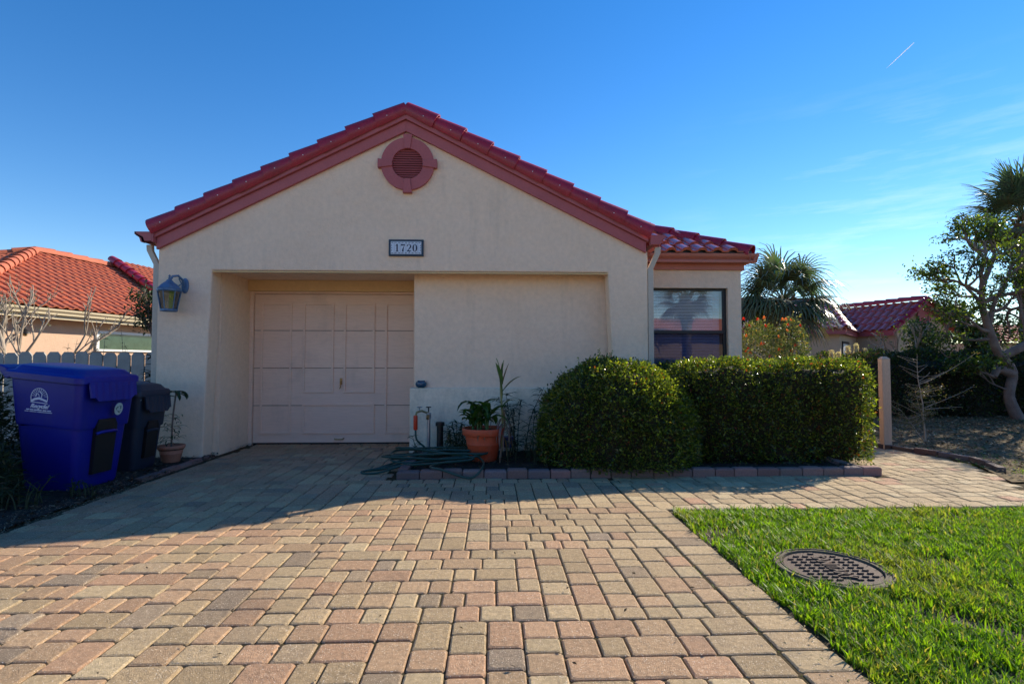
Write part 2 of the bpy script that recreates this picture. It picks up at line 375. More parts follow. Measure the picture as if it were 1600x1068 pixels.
WALK = [(1.14, 4.2), (5.0, 4.06), (12, 3.9), (12, 4.7), (6.6, 4.62), (4.8, 4.75), (5.28, 5.72), (5.42, 6.3), (5.22, 7.0), (5.0, 8.6), (3.95, 8.6), (3.9, 5.36), (1.14, 5.38)]
_old = paver_col
def paver_col(x, y):
    c = random.choice((TAN, TAN2, PALE, TAN)) if U(0, 1) > .12 else ROSEP
    k = U(.85, 1.12); return (c[0]*k, c[1]*k, c[2]*k)
pave(mb, 1.14, 11, 4.2, 8.6, lambda x, y: inpoly(x, y, WALK))
mb2 = [(1.37+i*.226, 4.2 - i*.226*.033) for i in range(43)]
for i, (x, yy) in enumerate(mb2): paver(mb, x, x+.226, yy-.02, yy+.0)
struct(mb.build('walkway', PAVER)); paver_col = _old

# kerb bricks in front of the bed
mb = MB(); mb.cur = (1, 1, 1); x = -.95
def kerb_col():
    k = U(.6, 1.05); c = random.choice(((.30, .17, .15), (.24, .17, .15), (.28, .18, .16), (.20, .15, .15))); return tuple(v*k for v in c)
while x < 3.80:
    wd = U(.19, .235); hgt = U(.070, .085); paver_h = MB()
    mb.cur = kerb_col(); dy = U(-.006, .006)
    z0 = hgt; r = .014
    mb.loft([[(x+.004, 5.37+dy, -.03), (x+wd-.004, 5.37+dy, -.03), (x+wd-.004, 5.47+dy, -.03), (x+.004, 5.47+dy, -.03)],
             [(x+.003, 5.368+dy, z0-r), (x+wd-.003, 5.368+dy, z0-r), (x+wd-.003, 5.474+dy, z0-r), (x+.003, 5.474+dy, z0-r)],
             [(x+.003+r, 5.368+r+dy, z0), (x+wd-.003-r, 5.368+r+dy, z0), (x+wd-.003-r, 5.474-r+dy, z0), (x+.003+r, 5.474-r+dy, z0)]])
    x += wd
for k in range(5):
    yy = 5.48 + k*.23; mb.cur = kerb_col()
    mb.box((-.95, yy, -.03), (-.85, yy+.222, .075)); mb.cur = kerb_col(); mb.box((3.72, yy, -.03), (3.82, yy+.222, .075))
struct(mb.build('kerb', KERBM, bevel=.006))
mb = MB(); mb.cur = (1, 1, 1); yy = 5.35                                 # low edging along the left of the drive
while yy < 6.55:
    L = U(.2, .3); mb.cur = kerb_col(); mb.box((-3.45-U(0, .01), yy, -.03), (-3.375, yy+L-.01, U(.022, .035))); yy += L
struct(mb.build('drive_edging', KERBM, bevel=.006))
# path edging by the side bed: short dark brick ends following the curve
mb = MB(); mb.cur = (1, 1, 1); path = [(4.98, 8.3), (5.08, 7.6), (5.28, 6.95), (5.44, 6.4), (5.52, 6.05), (5.44, 5.75), (5.3, 5.45)]
for a, b in zip(path[:-1], path[1:]):
    a3, b3 = Vector((*a, 0)), Vector((*b, 0)); n = max(1, int((b3-a3).length/.22)); t = (b3-a3).normalized()
    for k in range(n):
        p = a3.lerp(b3, k/n); q = a3.lerp(b3, (k+.96)/n); s = Vector((-t.y, t.x, 0))*.035; mb.cur = tuple(v*.75 for v in kerb_col())
        h = U(.045, .065); mb.prism([p-s+Vector((0,0,-.03)), q-s+Vector((0,0,-.03)), q+s+Vector((0,0,-.03)), p+s+Vector((0,0,-.03))], (0, 0, h+.03))
struct(mb.build('path_edging', KERBM, bevel=.006))
def bumpy(name, x0, x1, y0, y1, z, amp, m, n=60):
    X = np.linspace(x0, x1, n); Y = np.linspace(y0, y1, max(6, int(n*(y1-y0)/(x1-x0)))); gx, gy = np.meshgrid(X, Y)
    gz = z + amp*(np.sin(gx*9+gy*4)*np.sin(gy*13+1)+RNG.uniform(-.7, .7, gx.shape))*.5
    V = np.stack([gx, gy, gz], -1).reshape(-1, 3); nx = len(X); i = np.arange(len(V)).reshape(gx.shape)
    F = np.stack([i[:-1, :-1], i[:-1, 1:], i[1:, 1:], i[1:, :-1]], -1).reshape(-1, 4); return struct(npmesh(name, V, F, m, smooth=True))
bumpy('garden_bed', -.86, 3.74, 5.47, 7.45, .04, .02, MULCHM, 90)

# ------------------------------------------------------------------ barrel tile fields
def tile_poly(mb, poly, tw=.27, tl=.36, r=.05, lift=.028, seg=6, face=None):
    """barrel tiles over the 3-D polygon whose first edge is the eave"""
    P = [Vector(p) for p in poly]; u = (P[1]-P[0]); u.z = 0; u.normalize()
    n = (P[1]-P[0]).cross(P[2]-P[0]).normalized(); n = n if n.z > 0 else -n
    s = n.cross(u).normalized(); s = s if s.z > 0 else -s
    q = [((p-P[0]).dot(u), (p-P[0]).dot(s)) for p in P]
    us = [a for a, b in q]; ss = [b for a, b in q]
    for i in range(int(math.floor(min(us)/tw))-1, int(max(us)/tw)+2):
        for j in range(0, int(max(ss)/tl)+2):
            cu, cs = (i+.5)*tw, (j+.5)*tl
            if not inpoly(cu, cs, q): continue
            u0 = i*tw; s0 = j*tl - .03; s1 = s0 + tl + .03
            pr = []
            for k in range(seg+1):
                a = PI*k/seg; pr.append((u0 + tw*.32 - tw*.32*math.cos(a), r*math.sin(a)))
            pr += [(u0+tw*.80, -.004), (u0+tw, 0.)]
            jl = U(-.004, .004)
            lo = [P[0]+u*a+s*s0+n*(h+lift+jl) for a, h in pr]; hi = [P[0]+u*a+s*s1+n*(h*.9+.002) for a, h in pr]
            bot = [P[0]+u*a+s*s0+n*(max(h-.018, 0)+lift*.2) for a, h in pr]
            m = len(pr); mb.add(bot+lo+hi, [(k, k+1, m+k+1, m+k) for k in range(m-1)] + [(m+k, m+k+1, 2*m+k+1, 2*m+k) for k in range(m-1)])
def caps(mb, a, b, r=.1, L=.36, up=(0, 0, 1), arc=1.15, flare=.14, seg=8, side=None):
    """overlapping tapered half-round caps from low end a to high end b"""
    a, b, up = Vector(a), Vector(b), Vector(up); d = (b-a); n = max(1, round(d.length/L)); t = d.normalized(); step = d.length/n
    x = t.cross(up).normalized(); z = x.cross(t).normalized()
    for i in range(n):
        p0 = a + t*(i*step-.03); p1 = a + t*((i+1)*step+.01); j = U(-.004, .004); tint = 1
        def arcp(p, rr, dz): return [p + x*(rr*math.sin(th)) + z*(rr*math.cos(th)+dz+j) for th in [(-PI/2*arc) + PI*arc*k/seg for k in range(seg+1)]]
        A = arcp(p0, r*(1+flare), .0); Bq = arcp(p0, r*(1+flare)-.016, 0.); Cq = arcp(p1, r*(1-flare*.6), -.01); m = seg+1
        mb.add(Bq+A+Cq, [(k, k+1, m+k+1, m+k) for k in range(seg)] + [(m+k, m+k+1, 2*m+k+1, 2*m+k) for k in range(seg)])
def gutter_profile(mb, a, b, outv, m_h=.12, w_=.11):
    """K-style gutter swept from a to b, outv points away from the wall"""
    a, b, o = Vector(a), Vector(b), Vector(outv).normalized(); z = Vector((0, 0, 1))
    pr = [(0, 0), (w_*.55, 0), (w_*.62, m_h*.35), (w_*.9, m_h*.62), (w_*.98, m_h*.8), (w_, m_h), (w_*.9, m_h), (w_*.88, m_h*.82), (w_*.5, m_h*.5), (w_*.4, m_h*.12), (.008, m_h*.12), (.008, m_h), (0, m_h)]
    mb.loft([[a+o*p+z*q for p, q in pr], [b+o*p+z*q for p, q in pr]])

# ------------------------------------------------------------------ the main house
YF, YP, YL, YD, YW = 6.60, 6.88, 6.80, 7.66, 7.45
XL, XR, XC = -4.04, 1.93, -1.07
ZE, ZP = 2.50, 3.985
H = thing('stucco_house', 'cream stucco bungalow with red barrel tile gable roof and recessed garage door', 'house', (-1.07, YF, 0))
mb = MB()                                         # facade with battered opening
mb.xz([(XL, -.05), (XL, ZE+.02), (XC, ZP+.02), (XR, ZE+.02), (XR, -.05), (1.535, -.05), (1.43, 2.257), (-3.40, 2.257), (-3.475, -.05)][::-1], YF, YF+.24)
wall = mb.build('facade_wall', STUCCO, H, bevel=.018, seg=3)
mb = MB()                                         # flared plaster foot of the left pier
mb.prism([(-3.475, YF+.02, -.04), (-3.475, YF+.24, -.04), (-3.475, YF+.24, .16)][::1], (-.002, 0, 0))
mb = MB()
mb.xz([(-.998, .80), (-1.008, 2.30), (1.62, 2.30), (1.62, .80)], YP, YP+.2)
mb.build('panel_wall', STUCCO, H, bevel=.012)
mb = MB(); mb.box((-1.041, YL, -.05), (1.53, YP+.2, .822)); mb.build('planter_wall', STUCLOW, H, bevel=.012, seg=3)
mb = MB()                                         # alcove: side wall, ceiling, back wall
mb.box((-3.52, YF+.24, -.05), (-3.40, YD+.1, 2.36)); mb.build('alcove_wall', STUCCO, H)
mb = MB(); mb.box((-3.40, YF+.24, 2.285), (1.6, YD+.1, 2.36)); mb.build('alcove_ceiling', STUCCO, H)
mb = MB(); mb.box((-3.40, YD-.10, 2.135), (-.80, YD+.08, 2.285)); mb.build('header_beam', BEAMM, H, bevel=.006)
mb = MB(); mb.box((-.96, YP+.2, -.05), (-.80, YD+.1, 2.285)); mb.build('alcove_return_wall', STUCCO, H)
mb = MB(); mb.box((-3.41, YF+.01, 2.238), (1.44, YF+.045, 2.252)); mb.box((-3.40, YF+.06, 2.262), (1.44, YF+.2, 2.27)); mb.build('lintel_flashing', BEAMM, H)
# rest of the body
mb = MB(); mb.box((XL, YF+.24, -.05), (XL+.2, 15, 2.58)); mb.box((XL+.2, 14.8, -.05), (3.3, 15, 2.55))
mb.box((3.307, YW+.2, -.05), (3.507, 15, 2.50)); mb.build('side_wall', STUCCO, H)
# garage door
gd = MB(); gd.box((-3.345, YD+.01, .022), (-.96, YD+.05, 2.10)); door = gd.build('garage_door', DOORM, H)
tr = MB()
def frame_rect(x0, x1, z0, z1, wv=.030):
    for (a, b, c, d) in ((x0, x0+wv, z0, z1), (x1-wv, x1, z0, z1), (x0+wv, x1-wv, z0, z0+wv), (x0+wv, x1-wv, z1-wv, z1)):
        tr.box((a, YD-.006, c), (b, YD+.012, d))
for r_ in ((-3.255, -2.826, .14, 1.98), (-2.671, -2.242, .715, 1.98), (-2.102, -1.667, .715, 1.98), (-1.525, -1.095, .14, 1.98), (-2.671, -1.667, .14, .565)):
    frame_rect(*r_)
tr.build('panel_moulding', DOORM, door, bevel=.004)
sm_ = MB()
for z in (1.59, 1.063, .54): sm_.box((-3.344, YD+.004, z-.0035), (-.96, YD+.0125, z+.0035))
sm_.build('section_joint', mat('dark joint', (.16, .11, .09), rough=.9, fine=.1), door)
hd = MB(); hd.tube([(-2.135, YD-.03, .80), (-2.135, YD-.035, .89)], .007, 8); hd.tube([(-2.135, YD+.01, .86), (-2.135, YD-.03, .86)], .009, 8); hd.box((-2.15, YD, .83), (-2.12, YD+.011, .92))
hd.tube([(-2.147, YD-.03, .775), (-2.125, YD-.03, .80)], .006, 6)
hd.build('lock_handle', BRASSM, door, smooth=True)
hd = MB(); hd.tube([(-2.215, YD+.005, .075), (-2.205, YD-.03, .07), (-2.10, YD-.03, .07), (-2.085, YD+.005, .08)], .008, 8); hd.build('lift_handle', BRASSM, door, smooth=True)
mb = MB(); mb.box((-3.40, YD-.03, -.01), (-3.352, YD+.06, 2.135)); mb.box((-3.352, YD-.03, 2.105), (-.9, YD+.06, 2.135)); mb.build('door_frame', DOORM, H, bevel=.004)
mb = MB(); mb.box((-3.34, YD+.012, -.01), (-.96, YD+.045, .022)); mb.build('door_seal', BLACKP, H)
# rake boards
sl_ = (ZP-ZE)/(XC-XL)
def rake(side, zoff, w_, y0, y1, name, m, ext=.10):
    s = -1 if side == 'l' else 1; xe = XC + s*(XC-XL+ext); ze = ZE - ext*sl_
    pts = [(XC, ZP+zoff), (xe, ze+zoff), (xe, ze+zoff+w_), (XC, ZP+zoff+w_)]
    mb = MB(); mb.xz(pts, y0, y1); return mb.build(name, m, H, bevel=.004)
for s in 'lr':
    rake(s, .0, .135, YF-.045, YF-.002, 'fascia_board', ROSE, .0)
    rake(s, .138, .085, YF-.080, YF-.002, 'fascia_trim', ROSE, .02)
# roof
roof = MB(); zr = ZP+.225; ex = .14
for s in (-1, 1):
    xe = XC+s*(XC-XL+ex); ze = ZE-ex*sl_+.225
    roof.prism([(XC, YF-.02, zr), (xe, YF-.02, ze), (xe, YF-.02, ze-.03), (XC, YF-.02, zr-.03)], (0, 8.6, 0))
roofo = roof.build('roof', TILER, H)
tf = MB()
tile_poly(tf, [(XC-(XC-XL+.2), YF+.1, ZE-.2*sl_+.235), (XC-(XC-XL+.2), 15.2, ZE-.2*sl_+.235), (XC, 15.2, zr+.01), (XC, YF+.1, zr+.01)])
tile_poly(tf, [(XC+(XC-XL+.2), YF+.1, ZE-.2*sl_+.235), (XC+(XC-XL+.2), 15.2, ZE-.2*sl_+.235), (XC, 15.2, zr+.01), (XC, YF+.1, zr+.01)])
tf.build('roof_tiles', TILEW, roofo, smooth=True)
rk = MB()
for s in (-1, 1):
    a = Vector((XC+s*(XC-XL+.03), YF-.01, ZE-.03*sl_+.272)); b = Vector((XC, YF-.01, ZP+.277))
    n = Vector((s*sl_, 0, 1)).normalized()
    caps(rk, a, b, r=.112, L=.355, up=n, arc=1.45, flare=.16, seg=12)
rk.build('rake_tiles', TILER, roofo, smooth=True)
nl = MB(); 
for s in (-1, 1):
    for k in range(9):
        x = XC+s*(.22+k*.333); z = ZP+.262-abs(x-XC)*sl_; nl.lathe([(.006, 0), (.006, .006), (.001, .008)], n=8, M=frame((x, YF-.124, z+.0), (1, 0, 0), (0, 0, 1)))
nl.build('tile_nail', WHITE, roofo)
rc = MB(); caps(rc, (XC, YF+.2, zr+.03), (XC, 15.2, zr+.03), r=.12, L=.38); rc.build('ridge_tile', TILER, roofo, smooth=True)
# end gutters of the gable eaves, running back along the side walls
for s, nm in ((-1, 'l'), (1, 'r')):
    g = MB(); xg = -4.06 if s < 0 else 2.0; y0 = YF-.10 if s < 0 else YF-.03
    gutter_profile(g, (xg, y0, 2.575), (xg, 14.9 if s < 0 else 7.3, 2.575), (s, 0, 0), .125, .205 if s < 0 else .13); 
    if s > 0: g.prism([(1.94, YF-.10, 2.59), (2.06, YF-.10, 2.59), (2.075, YF-.10, 2.64), (2.125, YF-.10, 2.68), (2.125, YF-.10, 2.71), (1.94, YF-.10, 2.71)], (0, .07, 0))
    else: g.prism([(-4.045, YF-.10, 2.575), (-4.19, YF-.10, 2.575), (-4.21, YF-.10, 2.63), (-4.265, YF-.10, 2.67), (-4.265, YF-.10, 2.70), (-4.045, YF-.10, 2.70)], (0, .07, 0))
    g.build('gutter', ROSE, H, bevel=.003)
    d = MB(); hw, hd_ = .034, .026
    def dsp(pts):
        rings = []
        for p in pts: rings.append([(p[0]-hw, p[1]-hd_, p[2]), (p[0]+hw, p[1]-hd_, p[2]), (p[0]+hw, p[1]+hd_, p[2]), (p[0]-hw, p[1]+hd_, p[2])])
        d.loft(rings)
    if s < 0: dsp([(-4.175, YF+.06, 2.57), (-4.17, YF+.06, 2.50), (-4.085, YF+.06, 2.33), (-4.085, YF+.06, .04)])
    else: dsp([(2.055, YF+.0, 2.58), (2.05, YF+.0, 2.50), (1.968, YF+.03, 2.31), (1.968, YF+.03, .04)])
    d.build('downspout', DOWNSP, H, bevel=.006)
# gable vent
vx, vz = XC+.02, 3.58
vent = MB()
for k in range(48):
    a0, a1 = 2*PI*k/48, 2*PI*(k+1)/48
    vent.prism([(vx+.19*math.cos(a0), YF, vz+.19*math.sin(a0)), (vx+.325*math.cos(a0), YF, vz+.325*math.sin(a0)), (vx+.325*math.cos(a1), YF, vz+.325*math.sin(a1)), (vx+.19*math.cos(a1), YF, vz+.19*math.sin(a1))], (0, -.045, 0))
vo = vent.build('gable_vent', ROSE, H)
for k in range(4):
    a = PI/2*k; kb = MB(); d = Vector((math.cos(a), 0, math.sin(a))); t = Vector((-d.z, 0, d.x)); c = Vector((vx, YF+.003, vz))
    kb.prism([c+d*.185-t*.033, c+d*.362-t*.056, c+d*.362+t*.056, c+d*.185+t*.033], (0, -.065, 0)); kb.build('keystone', ROSE, vo, bevel=.004)
lv = MB()
for k in range(13):
    z = vz-.175+k*.0285; hw_ = math.sqrt(max(.193**2-(z-vz)**2, .0004))
    lv.prism([(vx-hw_, YF-.030, z-.010), (vx-hw_, YF-.008, z+.014), (vx-hw_, YF-.003, z+.010), (vx-hw_, YF-.025, z-.014)], (2*hw_, 0, 0))
lv.build('louvres', ROSE, vo)
vb = MB(); vb.lathe([(.2, 0), (.2, .004)], n=32, M=frame((vx, YF-.003, vz), (1, 0, 0), (0, 0, 1)) ); vb.build('vent_backing', DARKM, vo)
# ---- wing
W0 = MB(); W0.xz([(1.93, -.05), (1.93, 2.47), (3.507, 2.47), (3.507, -.05), (3.316, -.05), (3.316, 2.19), (2.02, 2.19), (2.02, -.05)][::-1], YW, YW+.2)
W0.box((2.02, YW, -.05), (3.316, YW+.2, 1.0)); wingw = W0.build('wing_wall', STUCCO, H)
mb = MB(); mb.box((1.95, YW-.035, 2.44), (3.535, YW-.001, 2.54)); mb.box((1.95, YW-.16, 2.525), (3.60, YW-.03, 2.56)); mb.box((3.508, YW-.03, 2.44), (3.545, 15, 2.56)); mb.build('frieze_board', ROSEL, H, bevel=.004)
mb = MB(); gutter_profile(mb, (1.99, YW-.05, 2.535), (3.69, YW-.05, 2.535), (0, -1, 0), .115, .125); gutter_profile(mb, (3.56, YW-.17, 2.535), (3.56, 15, 2.535), (1, 0, 0), .115, .125); mb.build('wing_gutter', ROSEL, H, bevel=.003)
ye, zx, k5 = YW-.14, 2.655, .5; xr = 3.62
wr = MB(); rx = 1.9; rd = xr-rx
wr.add([(1.9, ye, zx), (xr, ye, zx), (rx, ye+rd, zx+rd*k5), (xr, 15, zx), (rx, 15, zx+rd*k5), (.6, ye+rd, zx+.9*k5)], [(0, 1, 2), (1, 3, 4, 2), (0, 2, 5)])
wro = wr.build('wing_roof', TILEW, H)
tf = MB(); tile_poly(tf, [(1.95, ye-.03, zx+.01), (xr-.02, ye-.03, zx+.01), (rx, ye-.03+rd, zx+rd*k5+.01), (1.95, ye-.03+rd, zx+rd*k5+.01)], tw=.215, tl=.33, r=.05, seg=8)
tile_poly(tf, [(xr, ye, zx+.01), (xr, 15, zx+.01), (rx, 15, zx+rd*k5+.01), (rx, ye+rd, zx+rd*k5+.01)], tw=.215, tl=.33)
tf.build('wing_tiles', TILEW, wro, smooth=True)
tf = MB(); caps(tf, (xr-.04, ye+.02, zx+.02), (rx, ye+rd, zx+rd*k5+.06), r=.10, L=.40, arc=1.25); tf.build('hip_tile', TILER, wro, smooth=True)
mb = MB(); mb.box((1.97, ye-.02, zx-.02), (xr-.03, ye+.02, zx+.03)); mb.build('eave_closure', DARKM, wro)
# window of the wing
wn = MB(); x0, x1, z0, z1, zm = 2.02, 3.316, 1.0, 2.19, 1.572; yy = YW+.06
for a, b in (((x0, yy, z0), (x0+.035, yy+.05, z1)), ((x1-.045, yy, z0), (x1, yy+.05, z1)), ((x0+.035, yy, z0), (x1-.045, yy+.05, z0+.04)), ((x0+.035, yy, z1-.03), (x1-.045, yy+.05, z1))): wn.box(a, b)
wf = wn.build('window_frame', DARKM, H, bevel=.003)
wn = MB(); wn.box((x0+.035, yy-.006, zm-.022), (x1-.045, yy+.044, zm+.022)); wn.build('meeting_rail', DARKM, wf, bevel=.003)
wn = MB(); wn.add([(x0+.03, yy+.025, zm), (x1-.04, yy+.025, zm), (x1-.04, yy+.025, z1-.02), (x0+.03, yy+.025, z1-.02)], [(0, 1, 2, 3)]); wn.build('upper_pane', GLASS, wf)
wn = MB(); wn.add([(x0+.03, yy+.015, z0+.02), (x1-.04, yy+.015, z0+.02), (x1-.04, yy+.015, zm), (x0+.03, yy+.015, zm)], [(0, 1, 2, 3)]); wn.build('lower_pane', GLASSD, wf)
bl = MB(); z = z0+.04
while z < z1-.03:
    bl.prism([(x0+.04, YW+.135, z-.007), (x0+.04, YW+.146, z+.008), (x0+.04, YW+.147, z+.007), (x0+.04, YW+.137, z-.008)], (1.185, 0, 0)); z += .0215
for x in (2.35, 3.20): bl.box((x, YW+.131, z0+.04), (x+.004, YW+.134, z1-.03))
bl.build('window_blind', BLIND, wf)
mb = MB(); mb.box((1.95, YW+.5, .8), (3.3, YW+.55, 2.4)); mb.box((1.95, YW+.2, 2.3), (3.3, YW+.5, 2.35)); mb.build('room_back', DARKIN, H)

# ------------------------------------------------------------------ house number sign
S = thing('house_number_sign', 'framed ceramic tile sign reading 1720 above the garage opening', 'sign', (-1.06, YF-.02, 2.44))
sx0, sx1, sz0, sz1 = -1.274, -.850, 2.44, 2.645
mb = MB(); mb.box((sx0, YF-.028, sz0), (sx1, YF-.002, sz1)); mb.build('sign_frame', NAVY, S, bevel=.004)
mb = MB(); cw = (sx1-sx0-.05)/5.2
edges = [sx0+.025, sx0+.025+cw*.6] + [sx0+.025+cw*.6+cw*(k+1) for k in range(4)] + [sx1-.025]
for a, b in zip(edges[:-1], edges[1:]): mb.box((a+.0012, YF-.033, sz0+.024), (b-.0012, YF-.028, sz1-.026))
mb.build('glazed_tiles', TILEBL, S, bevel=.001)
M = frame((sx0, YF-.0335, sz0), (1, 0, 0), (0, 0, 1)); dg = MB(); dc = MB()
def digit(ch, cx, cy, h):
    w2 = h*.26
    if ch == '1':
        dg.ribbon([(cx, cy-h/2), (cx, cy+h/2)], h*.17, M); dg.ribbon([(cx-h*.2, cy-h/2+.003), (cx+h*.2, cy-h/2+.003)], .006, M); dg.ribbon([(cx-h*.22, cy+h*.26), (cx-h*.1, cy+h*.36), (cx, cy+h*.48)], [.003, .007, .01], M)
    elif ch == '7':
        dg.ribbon([(cx-w2, cy+h*.28), (cx-w2*.85, cy+h*.42), (cx, cy+h*.38), (cx+w2, cy+h*.47)], [.006, .018, .016, .008], M)
        dg.ribbon([(cx+w2, cy+h*.46), (cx+w2*.3, cy+h*.1), (cx-w2*.05, cy-h*.2), (cx-w2*.1, cy-h/2)], [.003, .006, .016, .019], M)
    elif ch == '2':
        dg.ribbon([(cx-w2*.9, cy+h*.22), (cx-w2*.6, cy+h*.42), (cx+w2*.1, cy+h*.49), (cx+w2*.8, cy+h*.35), (cx+w2*.8, cy+h*.1), (cx+w2*.1, cy-h*.12), (cx-w2*.7, cy-h*.35), (cx-w2, cy-h*.46)], [.012, .008, .005, .014, .017, .009, .004, .003], M)
        dg.ribbon([(cx-w2, cy-h*.46), (cx-w2*.3, cy-h*.36), (cx+w2*.4, cy-h*.47), (cx+w2, cy-h*.30)], [.006, .016, .016, .004], M)
    else:
        n = 16; dg.ribbon([(cx+w2*.85*math.sin(2*PI*k/n), cy+h*.49*math.cos(2*PI*k/n)) for k in range(n+1)], [.004+.014*abs(math.sin(2*PI*k/n))**1.5 for k in range(n+1)], M)
for i, ch in enumerate('1720'): digit(ch, (edges[i+1]+edges[i+2])/2-sx0, .1, .092)
dg.build('digits', mat('navy numeral', (.008, .012, .05), rough=.3, fine=.0), S)
for i in range(9):
    cx = .045+i*.0415
    for cy, q in ((.034, 1), (.168, -1)): dc.ribbon([(cx-.013, cy-.002*q), (cx-.006, cy+.007*q), (cx, cy-.001*q), (cx+.006, cy+.007*q), (cx+.013, cy-.002*q)], [.004, .005, .008, .005, .004], M, .0012)
for cx in (.036, .388):
    for cy in (.07, .1, .13): dc.ribbon([(cx-.004, cy-.008), (cx, cy), (cx+.004, cy+.008)], [.003, .008, .003], M, .0012)
dc.build('tile_ornament', NAVY, S)

# ------------------------------------------------------------------ wall lantern
Lx, Ly, Lz = -3.80, YF-.17, 1.745
L = thing('wall_lantern', 'blue verdigris carriage lantern on the pier left of the garage', 'wall lamp', (Lx, Ly, Lz))
mb = MB(); mb.lathe([(.03, .365), (.012, .375), (.016, .39), (.006, .40), (.014, .415), (.002, .43)], (Lx, Ly, Lz), 12); mb.lathe([(.135, .255), (.137, .262), (.12, .275), (.09, .31), (.045, .345), (.03, .365), (.001, .37)], (Lx, Ly, Lz), 6)
mb.build('lamp_cap', VERDI, L)
mb = MB(); mb.lathe([(.085, -.005), (.09, 0), (.09, .02), (.08, .024)], (Lx, Ly, Lz), 12); mb.lathe([(.115, .225), (.13, .235), (.13, .255), (.1, .255)], (Lx, Ly, Lz), 12)
for k in range(6):
    a = 2*PI*(k+.5)/6; mb.tube([(Lx+.082*math.cos(a), Ly+.082*math.sin(a), Lz+.01), (Lx+.122*math.cos(a), Ly+.122*math.sin(a), Lz+.24)], .006, 6)
mb.build('cage', VERDI, L)
mb = MB(); mb.lathe([(.078, .02), (.115, .23)], (Lx, Ly, Lz), 12, caps=False); mb.build('lamp_glass', LAMPG, L)
mb = MB(); mb.lathe([(.016, .02), (.016, .07), (.012, .08), (.015, .11), (.012, .14), (.002, .16)], (Lx, Ly, Lz), 12); mb.build('bulb', WHITE, L, smooth=True)
mb = MB(); mb.tube([(Lx+.0, Ly, Lz+.36), (Lx+.03, Ly+.01, Lz+.41), (Lx+.07, Ly+.05, Lz+.425), (Lx+.09, Ly+.11, Lz+.38), (Lx+.085, Ly+.15, Lz+.31)], .014, 10)
mb.tube([(Lx+.05, Ly+.1, Lz+.40), (Lx+.065, Ly+.13, Lz+.34), (Lx+.05, Ly+.1, Lz+.31)], .007, 6); mb.build('curved_arm', VERDI, L, smooth=True)
mb = MB(); mb.lathe([(.055, 0), (.055, .008), (.045, .018), (.001, .02)], n=20, M=Matrix.Translation((Lx+.09, Ly+.168, Lz+.32)) @ Matrix.Rotation(PI/2, 4, 'X') @ Matrix.Diagonal((.8, 1.7, 1, 1))); mb.build('back_plate', VERDI, L, smooth=True)

